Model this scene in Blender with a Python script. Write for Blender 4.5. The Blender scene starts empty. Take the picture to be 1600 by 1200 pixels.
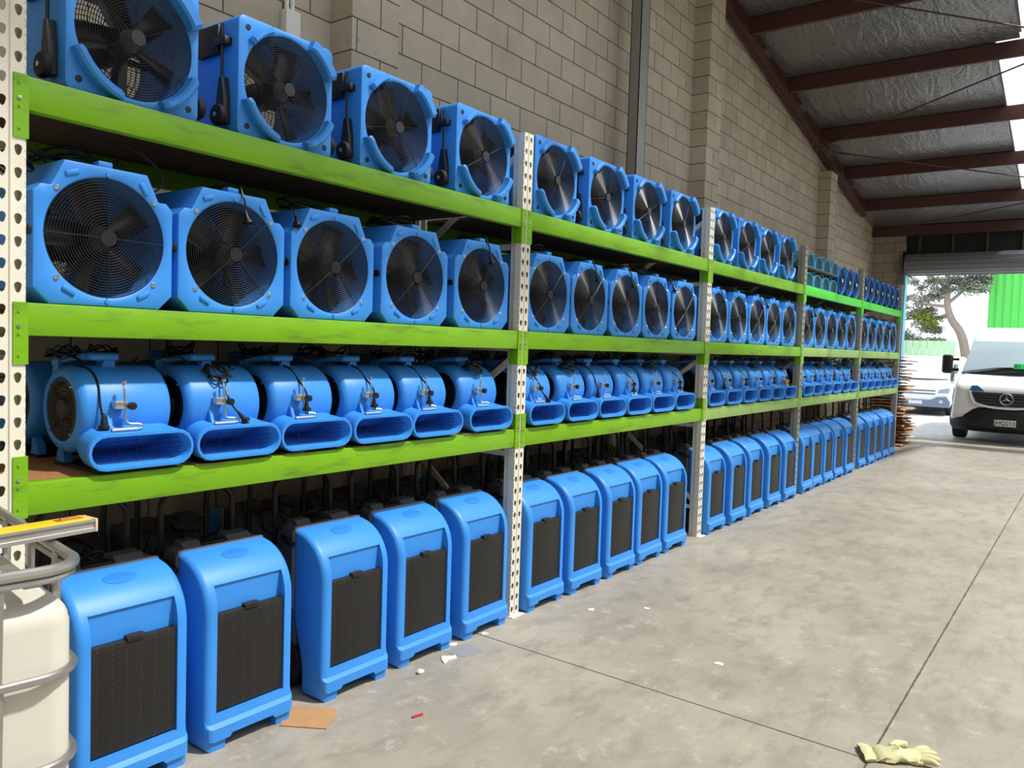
import bpy, bmesh, math, random
from mathutils import Vector, Matrix
D=bpy.data; C=bpy.context.scene.collection
PI=math.pi; sin=math.sin; cos=math.cos
R=random.Random(7)
# ------------------------------------------------------------------ camera
yaw,pitch,roll=0.63235,-0.047986,0.031983
f=Vector((cos(yaw)*cos(pitch),sin(yaw)*cos(pitch),sin(pitch)))
r=Vector((sin(yaw),-cos(yaw),0)); u=r.cross(f)
r2=r*cos(roll)+u*sin(roll); u2=-r*sin(roll)+u*cos(roll)
cam=D.objects.new('camera',D.cameras.new('camera')); C.objects.link(cam)
m=Matrix((r2,u2,-f)).transposed().to_4x4(); m.translation=Vector((-1.0528,-2.7519,1.6159))
cam.matrix_world=m; cam.data.sensor_width=36; cam.data.lens=28.125; cam.data.clip_end=300; cam.data.clip_start=.05
S=bpy.context.scene; S.camera=cam
# ------------------------------------------------------------------ world, sun, exposure
w=D.worlds.new('World'); S.world=w; w.use_nodes=True
bg=w.node_tree.nodes['Background']; bg.inputs[0].default_value=(.90,.95,1,1); bg.inputs[1].default_value=1.35
sl=D.lights.new('sun','SUN'); sl.energy=4.4; sl.angle=math.radians(3.0); sl.color=(1,.965,.9)
so=D.objects.new('sun',sl); C.objects.link(so)
sd=Vector((.32,-.57,1.0)).normalized(); so.rotation_euler=sd.to_track_quat('Z','Y').to_euler(); so.location=(3,-8,14)
S.view_settings.view_transform='Standard'; S.view_settings.look='None'; S.view_settings.gamma=1
S.view_settings.use_curve_mapping=False; S.view_settings.exposure=0.0
# ------------------------------------------------------------------ materials
def lin(c): return tuple(((x/255)/12.92 if x/255<=.04045 else ((x/255+.055)/1.055)**2.4) for x in c)+(1,)
def mat(name,rgb,rough=.5,metal=0,var=0,vscale=6,bump=0,bscale=40,srgb=True,spec=None,dark=None,darkamt=0,dscale=3):
    M=D.materials.new(name); M.use_nodes=True; n=M.node_tree.nodes; l=M.node_tree.links
    b=n['Principled BSDF']; c=lin(rgb) if srgb else tuple(rgb)+(1,)
    b.inputs['Base Color'].default_value=c; b.inputs['Roughness'].default_value=rough; b.inputs['Metallic'].default_value=metal
    if spec is not None: b.inputs['Specular IOR Level'].default_value=spec
    tc=n.new('ShaderNodeTexCoord')
    if var or darkamt:
        no=n.new('ShaderNodeTexNoise'); no.inputs['Scale'].default_value=vscale; no.inputs['Detail'].default_value=5
        l.new(tc.outputs['Object'],no.inputs['Vector'])
        mp=n.new('ShaderNodeMapRange'); mp.inputs[1].default_value=.25; mp.inputs[2].default_value=.75; mp.inputs[3].default_value=1-var; mp.inputs[4].default_value=1+var
        l.new(no.outputs['Fac'],mp.inputs[0])
        mx=n.new('ShaderNodeMix'); mx.data_type='RGBA'; mx.blend_type='MULTIPLY'; mx.inputs[0].default_value=1; mx.inputs[6].default_value=c
        cb=n.new('ShaderNodeCombineColor'); 
        for i in range(3): l.new(mp.outputs[0],cb.inputs[i])
        l.new(cb.outputs[0],mx.inputs[7]); out=mx.outputs[2]
        if darkamt:
            n2=n.new('ShaderNodeTexNoise'); n2.inputs['Scale'].default_value=dscale; n2.inputs['Detail'].default_value=8; n2.inputs['Roughness'].default_value=.7
            mpg=n.new('ShaderNodeMapping'); mpg.inputs['Scale'].default_value=(1,1,6); l.new(tc.outputs['Object'],mpg.inputs[0]); l.new(mpg.outputs[0],n2.inputs['Vector'])
            rp=n.new('ShaderNodeMapRange'); rp.inputs[1].default_value=.52; rp.inputs[2].default_value=.70; rp.inputs[4].default_value=darkamt; l.new(n2.outputs['Fac'],rp.inputs[0])
            m2=n.new('ShaderNodeMix'); m2.data_type='RGBA'; l.new(rp.outputs[0],m2.inputs[0]); l.new(out,m2.inputs[6]); m2.inputs[7].default_value=lin(dark or (60,70,50)); out=m2.outputs[2]
        l.new(out,b.inputs['Base Color'])
    if bump:
        nb=n.new('ShaderNodeTexNoise'); nb.inputs['Scale'].default_value=bscale; nb.inputs['Detail'].default_value=4; l.new(tc.outputs['Object'],nb.inputs['Vector'])
        bp=n.new('ShaderNodeBump'); bp.inputs['Strength'].default_value=bump; bp.inputs['Distance'].default_value=.005
        l.new(nb.outputs['Fac'],bp.inputs['Height']); l.new(bp.outputs[0],b.inputs['Normal'])
    return M
BLUE=mat('blue_plastic',(56,140,226),.42,var=.05,vscale=5,bump=.12,bscale=260,spec=.4)
BLUE2=mat('deep_blue_plastic',(20,112,205),.45,var=.05,bump=.1,bscale=200)
BADGE=mat('oval_badge_blue',(34,122,216),.5)
BLUEIN=mat('shaded_blue_tunnel',(18,72,150),.5,var=.05)  # blue plastic darkened for the shade inside the tunnel, unused
TEAL=mat('teal_plastic',(84,160,200),.45,var=.06)
BLACK=mat('black_plastic',(18,18,19),.45,var=.1,bump=.1,bscale=200)
BLACKG=mat('black_gloss_blade',(16,16,17),.28)
WIRE=mat('black_coated_wire',(30,30,32),.34)
RUBBER=mat('black_rubber',(14,14,14),.7,var=.1)
CORD=mat('black_cord',(12,12,13),.38)
GREY=mat('dark_grey_plastic',(70,74,82),.55,var=.05,bump=.1,bscale=150)
GREYL=mat('seam_grey_plastic',(126,130,140),.5)
SILVER=mat('bright_steel',(205,205,205),.28,metal=.9)
ALU=mat('aluminium',(178,176,172),.4,metal=.55,var=.05)
GALV=mat('galvanised_tube',(168,168,164),.36,metal=.8,var=.12,vscale=20)
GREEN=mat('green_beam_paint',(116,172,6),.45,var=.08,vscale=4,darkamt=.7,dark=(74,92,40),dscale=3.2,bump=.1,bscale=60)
GREENPALE=mat('pale_green_paint',(150,186,104),.5,var=.08,vscale=4,darkamt=.5,dark=(90,110,80),dscale=3)  # paler, greyer green for far beams, with darker scuffs
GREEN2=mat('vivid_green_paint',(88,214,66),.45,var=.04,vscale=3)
CREAM=mat('cream_post_paint',(226,222,206),.45,var=.03,vscale=9)
POSTSHADE=mat('shaded_cream_post_paint',(158,156,144),.5,var=.05,vscale=9)  # cream paint greyed to carry the shade on the far uprights
BOARD=mat('particle_board',(150,104,62),.75,var=.15,vscale=40,bump=.2,bscale=120)
DARKB=mat('dark_board',(96,74,52),.8,var=.2,vscale=20)  # darker brown for the upper decking, divider and studs
CARD=mat('brown_cardboard',(176,134,92),.8,var=.08,vscale=14)
CARD2=mat('pale_cardboard',(186,152,124),.8,var=.1,vscale=14)
RED=mat('red_oxide_steel',(80,46,42),.55,var=.1,vscale=5)
WHITE=mat('white_car_paint',(240,241,243),.25)
WHITEP=mat('white_plastic',(232,230,222),.5)
HDPE=mat('milky_tank_plastic',(206,201,190),.4,var=.03,vscale=4); HDPE.node_tree.nodes['Principled BSDF'].inputs['Subsurface Weight'].default_value=.0
YEL=mat('yellow_enamel',(250,196,24),.4,var=.03)
ROLL=mat('grey_roller_steel',(122,126,132),.38,metal=.4,var=.04)
DARKW=mat('dark_cladding',(40,44,40),.8)
CYAN=mat('pale_blue_jamb_paint',(110,190,230),.45)
GLASSD=mat('windscreen_glass',(205,224,236),.1,spec=.8)
GLASSK=mat('dark_window_glass',(26,40,48),.08,spec=.8)
DASH=mat('dark_dashboard',(30,34,38),.6)
GLOVE=mat('pale_yellow_leather',(206,202,156),.8,var=.06,vscale=30,bump=.5,bscale=60)
TYRE=mat('tyre_rubber',(26,26,28),.8)
LEAF=mat('grey_green_leaves',(140,150,132),.7,var=.3,vscale=2)
LEAFY=mat('yellow_green_leaves',(146,160,60),.7,var=.2,vscale=2)
BARK=mat('pale_bark',(176,158,150),.85,var=.15,vscale=8)
FENCEM=mat('pale_green_fence',(186,226,186),.6)
COLM=mat('grey_steel_column',(150,150,142),.4,metal=.3,var=.05)
LENS=mat('headlamp_glass',(150,166,186),.12,spec=.8)
LIME=mat('lime_sign',(60,232,110),.5)
REDP=mat('red_plastic',(200,30,36),.5)
PAPER=mat('white_scrap',(235,232,224),.8)
TAPE=mat('grey_plastic_film',(146,144,150),.4)
STAR=SILVER

def nodes(M): return M.node_tree.nodes,M.node_tree.links
def filter_mat():
    M=mat('black_filter_mesh',(30,29,28),.5); n,l=nodes(M); b=n['Principled BSDF']
    tc=n.new('ShaderNodeTexCoord'); sx=n.new('ShaderNodeSeparateXYZ'); l.new(tc.outputs['Object'],sx.inputs[0])
    def mth(op,a,bv=None,c=None):
        q=n.new('ShaderNodeMath'); q.operation=op
        for i,v in enumerate((a,bv,c)):
            if v is None: continue
            if isinstance(v,(int,float)): q.inputs[i].default_value=v
            else: l.new(v,q.inputs[i])
        return q.outputs[0]
    # staggered rows of round perforations, 11 mm pitch
    row=mth('DIVIDE',sx.outputs['Z'],.0105); rf=mth('FLOOR',row); par=mth('MODULO',rf,2); 
    col=mth('ADD',mth('DIVIDE',sx.outputs['X'],.0125),mth('MULTIPLY',par,.5))
    dx=mth('SUBTRACT',mth('FRACT',col),.5); dz=mth('SUBTRACT',mth('FRACT',row),.5)
    d=mth('SQRT',mth('ADD',mth('MULTIPLY',dx,dx),mth('MULTIPLY',dz,dz)))
    hole=mth('LESS_THAN',d,.36)
    pl=mth('FRACT',mth('DIVIDE',mth('ADD',sx.outputs['X'],.5),.052)); band=mth('LESS_THAN',pl,.1)
    e1=mth('LESS_THAN',mth('ABSOLUTE',sx.outputs['X']),.14); e2=mth('LESS_THAN',mth('ABSOLUTE',mth('SUBTRACT',sx.outputs['Z'],.338)),.175)
    hole=mth('MULTIPLY',mth('MULTIPLY',hole,e1),e2)
    base=n.new('ShaderNodeMix'); base.data_type='RGBA'; l.new(band,base.inputs[0]); base.inputs[6].default_value=lin((27,25,24)); base.inputs[7].default_value=lin((42,39,36))
    mx=n.new('ShaderNodeMix'); mx.data_type='RGBA'; l.new(hole,mx.inputs[0]); l.new(base.outputs[2],mx.inputs[6]); mx.inputs[7].default_value=lin((6,6,6)); l.new(mx.outputs[2],b.inputs['Base Color'])
    bp=n.new('ShaderNodeBump'); bp.invert=True; bp.inputs['Distance'].default_value=.004; bp.inputs['Strength'].default_value=.6; l.new(hole,bp.inputs['Height']); l.new(bp.outputs[0],b.inputs['Normal'])
    return M
FILT=filter_mat()
def block_mat(name,axis,c1=(200,188,168),c2=(184,172,152)):
    M=mat(name,c1,.9); n,l=nodes(M); b=n['Principled BSDF']
    tc=n.new('ShaderNodeTexCoord'); sx=n.new('ShaderNodeSeparateXYZ'); l.new(tc.outputs['Object'],sx.inputs[0])
    cb=n.new('ShaderNodeCombineXYZ'); l.new(sx.outputs[axis],cb.inputs[0]); l.new(sx.outputs['Z'],cb.inputs[1])
    br=n.new('ShaderNodeTexBrick'); l.new(cb.outputs[0],br.inputs['Vector']); br.inputs['Scale'].default_value=1
    br.inputs['Brick Width'].default_value=.4; br.inputs['Row Height'].default_value=.2; br.inputs['Mortar Size'].default_value=.005; br.inputs['Mortar Smooth'].default_value=.3; br.inputs['Bias'].default_value=-.2
    br.inputs['Color1'].default_value=lin(c1); br.inputs['Color2'].default_value=lin(c2); br.inputs['Mortar'].default_value=lin((92,84,72))
    no=n.new('ShaderNodeTexNoise'); no.inputs['Scale'].default_value=3; no.inputs['Detail'].default_value=8; no.inputs['Roughness'].default_value=.65; l.new(tc.outputs['Object'],no.inputs['Vector'])
    mp=n.new('ShaderNodeMapRange'); mp.inputs[1].default_value=.3; mp.inputs[2].default_value=.7; mp.inputs[3].default_value=.86; mp.inputs[4].default_value=1.1; l.new(no.outputs['Fac'],mp.inputs[0])
    mx=n.new('ShaderNodeVectorMath'); mx.operation='SCALE'; l.new(br.outputs['Color'],mx.inputs[0]); l.new(mp.outputs[0],mx.inputs['Scale']); 
    vo=n.new('ShaderNodeTexNoise'); vo.inputs['Scale'].default_value=28; vo.inputs['Detail'].default_value=2; l.new(tc.outputs['Object'],vo.inputs['Vector'])
    sp=n.new('ShaderNodeMapRange'); sp.inputs[1].default_value=.70; sp.inputs[2].default_value=.76; sp.inputs[3].default_value=1; sp.inputs[4].default_value=.62; l.new(vo.outputs['Fac'],sp.inputs[0])
    m2=n.new('ShaderNodeVectorMath'); m2.operation='SCALE'; l.new(mx.outputs[0],m2.inputs[0]); l.new(sp.outputs[0],m2.inputs['Scale']); l.new(m2.outputs[0],b.inputs['Base Color'])
    ad=n.new('ShaderNodeMath'); ad.operation='MULTIPLY_ADD'; l.new(br.outputs['Fac'],ad.inputs[0]); ad.inputs[1].default_value=-1; 
    n3=n.new('ShaderNodeTexNoise'); n3.inputs['Scale'].default_value=60; l.new(tc.outputs['Object'],n3.inputs['Vector']); q=n.new('ShaderNodeMath'); q.operation='MULTIPLY'; q.inputs[1].default_value=.3; l.new(n3.outputs['Fac'],q.inputs[0]); l.new(q.outputs[0],ad.inputs[2])
    bp=n.new('ShaderNodeBump'); bp.inputs['Distance'].default_value=.008; bp.inputs['Strength'].default_value=.6; l.new(ad.outputs[0],bp.inputs['Height']); l.new(bp.outputs[0],b.inputs['Normal'])
    return M
BLK_X=block_mat('concrete_block_side','X'); BLK_Y=block_mat('concrete_block_end','Y',(176,166,150),(160,150,134))
def floor_mat(name,base,joints):
    M=mat(name,base,.62); n,l=nodes(M); b=n['Principled BSDF']; tc=n.new('ShaderNodeTexCoord')
    def mth(op,a,bv=None,c=None):
        q=n.new('ShaderNodeMath'); q.operation=op
        for i,v in enumerate((a,bv,c)):
            if v is None: continue
            if isinstance(v,(int,float)): q.inputs[i].default_value=v
            else: l.new(v,q.inputs[i])
        return q.outputs[0]
    def noise(s,d=8,rg=.6,sc=None):
        q=n.new('ShaderNodeTexNoise'); q.inputs['Scale'].default_value=s; q.inputs['Detail'].default_value=d; q.inputs['Roughness'].default_value=rg
        if sc:
            mp=n.new('ShaderNodeMapping'); mp.inputs['Scale'].default_value=sc; l.new(tc.outputs['Object'],mp.inputs[0]); l.new(mp.outputs[0],q.inputs['Vector'])
        else: l.new(tc.outputs['Object'],q.inputs['Vector'])
        return q.outputs['Fac']
    def rng(v,a,b2,c,d):
        q=n.new('ShaderNodeMapRange'); 
        for i,x in enumerate((a,b2,c,d)): q.inputs[i+1].default_value=x
        l.new(v,q.inputs[0]); return q.outputs[0]
    def mix(fac,a,bcol,mode='MIX'):
        q=n.new('ShaderNodeMix'); q.data_type='RGBA'; q.blend_type=mode
        (l.new(fac,q.inputs[0]) if not isinstance(fac,(int,float)) else setattr(q.inputs[0],'default_value',fac))
        for i,v in ((6,a),(7,bcol)):
            if isinstance(v,tuple): q.inputs[i].default_value=v
            else: l.new(v,q.inputs[i])
        return q.outputs[2]
    c=mix(rng(noise(.9),.35,.65,0,1),lin(base),lin(tuple(int(x*.88) for x in base)))
    c=mix(rng(noise(3.1,10,.7,(1,2.2,1)),.48,.64,0,.62),c,lin(tuple(int(x*.76) for x in base)))
    c=mix(rng(noise(7,12,.8),.55,.64,0,.65),c,lin((int(base[0]*1.12),int(base[1]*1.12),int(base[2]*1.14))))
    c=mix(rng(noise(11,6,.8,(3,.6,1)),.62,.70,0,.6),c,lin((104,98,88)))
    c=mix(rng(noise(45,4,.7),.66,.72,0,.55),c,lin((96,90,82)))
    if joints:
        sx=n.new('ShaderNodeSeparateXYZ'); l.new(tc.outputs['Object'],sx.inputs[0])
        wob=mth('MULTIPLY',mth('SUBTRACT',noise(30,3),.5),.008)
        jx=mth('ABSOLUTE',mth('ADD',mth('SUBTRACT',mth('SUBTRACT',sx.outputs['X'],2.412),mth('MULTIPLY',sx.outputs['Y'],.026)),mth('MULTIPLY',wob,.3)))
        a=mth('MULTIPLY',mth('LESS_THAN',jx,.0042),mth('GREATER_THAN',sx.outputs['Y'],-2.1))
        jy=mth('ABSOLUTE',mth('ADD',mth('ADD',sx.outputs['Y'],2.09),wob)); wv=mth('MULTIPLY_ADD',noise(9,4),.009,.0005)
        b2=mth('LESS_THAN',jy,wv)
        jx2=mth('LESS_THAN',mth('ABSOLUTE',mth('SUBTRACT',sx.outputs['X'],8.9)),.006)
        j=mth('MAXIMUM',mth('MAXIMUM',a,mth('MULTIPLY',b2,.85)),mth('MULTIPLY',jx2,.5))
        c=mix(j,c,lin((62,54,46)))
    l.new(c,b.inputs['Base Color'])
    l.new(rng(noise(4),.3,.7,.35,.62),b.inputs['Roughness'])
    bp=n.new('ShaderNodeBump'); bp.inputs['Distance'].default_value=.004; bp.inputs['Strength'].default_value=.25; l.new(noise(25),bp.inputs['Height']); l.new(bp.outputs[0],b.inputs['Normal'])
    return M
FLOOR=floor_mat('concrete_floor',(172,164,149),True); YARD=floor_mat('yard_concrete',(214,214,218),False)
def foil_mat():
    M=mat('silver_foil_insulation',(140,140,140),.33,metal=.75); n,l=nodes(M); b=n['Principled BSDF']; tc=n.new('ShaderNodeTexCoord')
    mp=n.new('ShaderNodeMapping'); mp.inputs['Scale'].default_value=(.5,1.7,1); l.new(tc.outputs['Object'],mp.inputs[0])
    a=n.new('ShaderNodeTexNoise'); a.inputs['Scale'].default_value=3; a.inputs['Detail'].default_value=6; a.inputs['Distortion'].default_value=1.2; l.new(mp.outputs[0],a.inputs['Vector'])
    c=n.new('ShaderNodeTexNoise'); c.inputs['Scale'].default_value=22; c.inputs['Detail'].default_value=3; l.new(tc.outputs['Object'],c.inputs['Vector'])
    v=n.new('ShaderNodeTexVoronoi'); v.feature='DISTANCE_TO_EDGE'; v.inputs['Scale'].default_value=22; l.new(tc.outputs['Object'],v.inputs['Vector'])
    q=n.new('ShaderNodeMath'); q.operation='LESS_THAN'; q.inputs[1].default_value=.03; l.new(v.outputs['Distance'],q.inputs[0])
    ad=n.new('ShaderNodeMath'); ad.operation='MULTIPLY_ADD'; ad.inputs[1].default_value=.35; l.new(c.outputs['Fac'],ad.inputs[0]); l.new(a.outputs['Fac'],ad.inputs[2])
    bp=n.new('ShaderNodeBump'); bp.inputs['Distance'].default_value=.05; bp.inputs['Strength'].default_value=.55; l.new(ad.outputs[0],bp.inputs['Height']); l.new(bp.outputs[0],b.inputs['Normal'])
    mx=n.new('ShaderNodeMix'); mx.data_type='RGBA'; l.new(q.outputs[0],mx.inputs[0]); mx.inputs[6].default_value=lin((158,158,160)); mx.inputs[7].default_value=lin((118,116,114)); l.new(mx.outputs[2],b.inputs['Base Color'])
    return M
FOIL=foil_mat()
def sky_panel():
    M=D.materials.new('translucent_roof_sheet'); M.use_nodes=True; n,l=nodes(M); n.remove(n['Principled BSDF'])
    t=n.new('ShaderNodeBsdfTransparent'); t.inputs[0].default_value=(.95,.97,1,1); d=n.new('ShaderNodeBsdfTranslucent'); d.inputs[0].default_value=(.9,.92,.9,1)
    mx=n.new('ShaderNodeMixShader'); mx.inputs[0].default_value=.3; l.new(t.outputs[0],mx.inputs[1]); l.new(d.outputs[0],mx.inputs[2]); l.new(mx.outputs[0],n['Material Output'].inputs[0]); return M
SKYP=sky_panel()
def corr_mat():
    M=mat('green_corrugated_sheet',(110,238,112),.5); return M
CORR=corr_mat()

# ------------------------------------------------------------------ mesh helpers
def box(bm,x0,x1,y0,y1,z0,z1,rot=None):
    vs=[bm.verts.new((x,y,z)) for x in (x0,x1) for y in (y0,y1) for z in (z0,z1)]
    for q in ((0,1,3,2),(4,6,7,5),(0,4,5,1),(2,3,7,6),(0,2,6,4),(1,5,7,3)): bm.faces.new([vs[i] for i in q])
    if rot: 
        for v in vs: v.co=rot@v.co
    return vs
def rbox(bm,x0,x1,y0,y1,z0,z1,b=.005,seg=2,rot=None):
    t=bmesh.new(); box(t,x0,x1,y0,y1,z0,z1); bmesh.ops.bevel(t,geom=t.edges[:],offset=b,segments=seg,affect='EDGES',profile=.5)
    merge(bm,t,rot); t.free()
def merge(bm,t,M=None):
    mp={v:bm.verts.new(M@v.co if M else v.co) for v in t.verts}
    for fc in t.faces:
        try: bm.faces.new([mp[v] for v in fc.verts])
        except ValueError: pass
def loft(bm,loops,closed=True,cap0=False,cap1=False):
    L=[[bm.verts.new(p) for p in lp] for lp in loops]; n=len(L[0])
    for a,b in zip(L,L[1:]):
        for i in range(n if closed else n-1):
            j=(i+1)%n; bm.faces.new((a[i],a[j],b[j],b[i]))
    if cap0: bm.faces.new(L[0][::-1])
    if cap1: bm.faces.new(L[-1])
    return L
def lathe(bm,prof,o=(0,0,0),axis='X',seg=32,a0=0):
    o=Vector(o); loops=[]
    for h,rr in prof:
        lp=[]
        for k in range(seg):
            t=a0+2*PI*k/seg; a,b=max(rr,1e-4)*cos(t),max(rr,1e-4)*sin(t)
            p={'X':(h,a,b),'Y':(b,h,a),'Z':(a,b,h)}[axis]; lp.append(o+Vector(p))
        loops.append(lp)
    loft(bm,loops,cap0=prof[0][1]>0.0,cap1=prof[-1][1]>0.0)
def tube(bm,pts,rad,seg=6,closed=False):
    pts=[Vector(p) for p in pts]; n=len(pts); up=None; loops=[]
    for i,p in enumerate(pts):
        if closed: t=pts[(i+1)%n]-pts[i-1]
        else: t=pts[min(i+1,n-1)]-pts[max(i-1,0)]
        t.normalize()
        if up is None: up=Vector((0,0,1)) if abs(t.z)<.9 else Vector((1,0,0))
        s=t.cross(up)
        if s.length<1e-5: s=t.cross(Vector((.3,1,.2)))
        s.normalize(); up=s.cross(t).normalized()
        rr=rad[i] if isinstance(rad,(list,tuple)) else rad
        loops.append([p+s*rr*cos(2*PI*k/seg)+up*rr*sin(2*PI*k/seg) for k in range(seg)])
    if closed: loops.append(loops[0]); loft(bm,loops)
    else: loft(bm,loops,cap0=True,cap1=True)
def smooth_path(P,k=5):
    P=[Vector(p) for p in P]; out=[]
    for i in range(len(P)-1):
        a,b,c,d=P[max(i-1,0)],P[i],P[i+1],P[min(i+2,len(P)-1)]
        for j in range(k):
            t=j/k; out.append(.5*((2*b)+(c-a)*t+(2*a-5*b+4*c-d)*t*t+(3*b-a-3*c+d)*t**3))
    out.append(P[-1]); return out
def prism(bm,poly,axis,a,b):
    f3={'X':lambda h,p:(h,p[0],p[1]),'Y':lambda h,p:(p[0],h,p[1]),'Z':lambda h,p:(p[0],p[1],h)}[axis]
    loft(bm,[[f3(a,p) for p in poly],[f3(b,p) for p in poly]],cap0=True,cap1=True)
def obj(name,bm,m,parent=None,sharp=35,loc=None):
    bmesh.ops.remove_doubles(bm,verts=bm.verts,dist=1e-6)
    bmesh.ops.recalc_face_normals(bm,faces=bm.faces)
    me=D.meshes.new(name); bm.to_mesh(me); bm.free()
    for p in me.polygons: p.use_smooth=True
    me.set_sharp_from_angle(angle=math.radians(sharp))
    for q in (m if isinstance(m,(list,tuple)) else [m]): me.materials.append(q)
    o=D.objects.new(name,me); C.objects.link(o)
    if parent: o.parent=parent
    if loc: o.location=loc
    return o
def tag(o,label,cat,group=None):
    o['label']=label; o['category']=cat
    if group: o['group']=group
    return o
def thing(name,label='',cat='',loc=(0,0,0),rz=0,group=None):
    o=D.objects.new(name,None); C.objects.link(o); o.location=loc; o.rotation_euler=(0,0,rz); o.empty_display_size=.1
    if label: tag(o,label,cat,group)
    return o
def struct(o): o['kind']='structure'; return o
def copy_tree(root,loc,rz=0,label=None,group=None,swap=None):
    rr=root.copy(); C.objects.link(rr); rr.location=loc; rr.rotation_euler=(0,0,rz)
    if label: rr['label']=label
    if group: rr['group']=group
    for ch in list(root.children):
        c=ch.copy(); C.objects.link(c); c.parent=rr
        for g in list(ch.children):
            d=g.copy(); C.objects.link(d); d.parent=c
    return rr
def NB(): return bmesh.new()
def rayhit(poly,cx,cz,t):
    dx,dz=cos(t),sin(t); best=None
    for i in range(len(poly)):
        x1,z1=poly[i]; x2,z2=poly[(i+1)%len(poly)]; x1-=cx;x2-=cx;z1-=cz;z2-=cz
        ex,ez=x2-x1,z2-z1; den=dx*ez-dz*ex
        if abs(den)<1e-12: continue
        s=(x1*ez-z1*ex)/den; q=(x1*dz-z1*dx)/den
        if s>0 and -1e-9<=q<=1+1e-9 and (best is None or s<best): best=s
    return best
def angles(poly,cx,cz,n):
    A=[2*PI*k/n for k in range(n)]
    V=[math.atan2(z-cz,x-cx)%(2*PI) for x,z in poly]
    A=[a for a in A if all(abs(a-v)>.02 for v in V)]+V
    return sorted(A)
def rrect(x0,x1,z0,z1,rr,seg=5):
    P=[]
    for cx,cz,a in ((x1-rr,z0+rr,-PI/2),(x1-rr,z1-rr,0),(x0+rr,z1-rr,PI/2),(x0+rr,z0+rr,PI)):
        for k in range(seg+1): t=a+PI/2*k/seg; P.append((cx+rr*cos(t),cz+rr*sin(t)))
    return P
def housing(bm,poly,cx,cz,rad,depth,flare=.008,nn=72,edge=.008):
    A=angles(poly,cx,cz,nn); hit=[rayhit(poly,cx,cz,t) for t in A]
    def outer(y,ins): return [(cx+(h-ins)*cos(t),y,cz+(h-ins)*sin(t)) for h,t in zip(hit,A)]
    def circ(y,q): return [(cx+q*cos(t),y,cz+q*sin(t)) for t in A]
    loft(bm,[circ(depth,rad),outer(depth,edge),outer(depth-edge,0),outer(edge,0),outer(edge*.3,edge*.3),outer(0,edge),circ(0,rad+flare),circ(flare*.5,rad+flare*.15),circ(flare*1.5,rad),circ(depth*.5,rad),circ(depth,rad)])
def rings(bm,cx,cz,y,r0,r1,n,wr=.0012,dome=.012,seg=64):
    for k in range(n):
        q=r0+(r1-r0)*k/(n-1); yy=y-dome*(1-(q/r1)**2)
        tube(bm,[(cx+q*cos(2*PI*i/seg),yy,cz+q*sin(2*PI*i/seg)) for i in range(seg)],wr,4,True)
def spoke(bm,cx,cz,y,r0,r1,t,wr=.0016,dome=.012):
    P=[]
    for k in range(7):
        q=r0+(r1-r0)*k/6; P.append((cx+q*cos(t),y-dome*(1-(q/r1)**2)-.002,cz+q*sin(t)))
    tube(bm,P,wr,4)
def blade(bm,cx,cz,y,t,r0,r1,w0,w1,pitch=.6):
    # cambered fan blade spanning r0..r1 at angle t
    sec=[]
    for k in range(6):
        s=k/5; q=r0+(r1-r0)*s; ww=w0+(w1-w0)*s; sw=.10*s; pt=pitch*(1-.35*s); row=[]
        for j in range(6):
            c=(j/5-.5)*ww; camb=.018*(1-(2*j/5-1)**2)
            tt=t+sw+c*cos(pt)/q
            row.append((cx+q*cos(tt),y+c*sin(pt)+camb,cz+q*sin(tt)))
        sec.append(row)
    top=[[bm.verts.new(p) for p in rw] for rw in sec]; bot=[[bm.verts.new((p[0],p[1]+.004,p[2])) for p in rw] for rw in sec]
    for a in range(5):
        for b in range(5):
            bm.faces.new((top[a][b],top[a][b+1],top[a+1][b+1],top[a+1][b])); bm.faces.new((bot[a][b],bot[a+1][b],bot[a+1][b+1],bot[a][b+1]))
    rim=[(a,0) for a in range(6)]+[(5,b) for b in range(1,6)]+[(a,5) for a in range(4,-1,-1)]+[(0,b) for b in range(4,0,-1)]
    for i in range(len(rim)):
        a,b=rim[i]; c,d=rim[(i+1)%len(rim)]; bm.faces.new((top[a][b],bot[a][b],bot[c][d],top[c][d]))
def coil(c,rx,ry,turns,seed,jit=.02,hz=.02):
    q=random.Random(seed); P=[]; n=turns*8; a0=q.random()*6
    for k in range(n+1):
        t=a0+2*PI*k/8; g=1+q.uniform(-.25,.25)
        P.append((c[0]+rx*g*cos(t),c[1]+ry*g*sin(t),c[2]+q.uniform(-hz,hz)+.012*cos(t*.5)))
    return smooth_path(P,3)
def plug(bm,p,d=(0,0,-1)):
    M=Vector((0,0,-1)).rotation_difference(Vector(d)).to_matrix().to_4x4(); M.translation=Vector(p)
    t=NB(); lathe(t,[(.02,.004),(0,.008),(-.022,.011),(-.026,.019),(-.036,.02),(-.038,.012)],axis='Z',seg=12)
    box(t,-.007,-.004,-.003,.003,-.052,-.038); box(t,.004,.007,-.003,.003,-.052,-.038); merge(bm,t,M); t.free()

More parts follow.
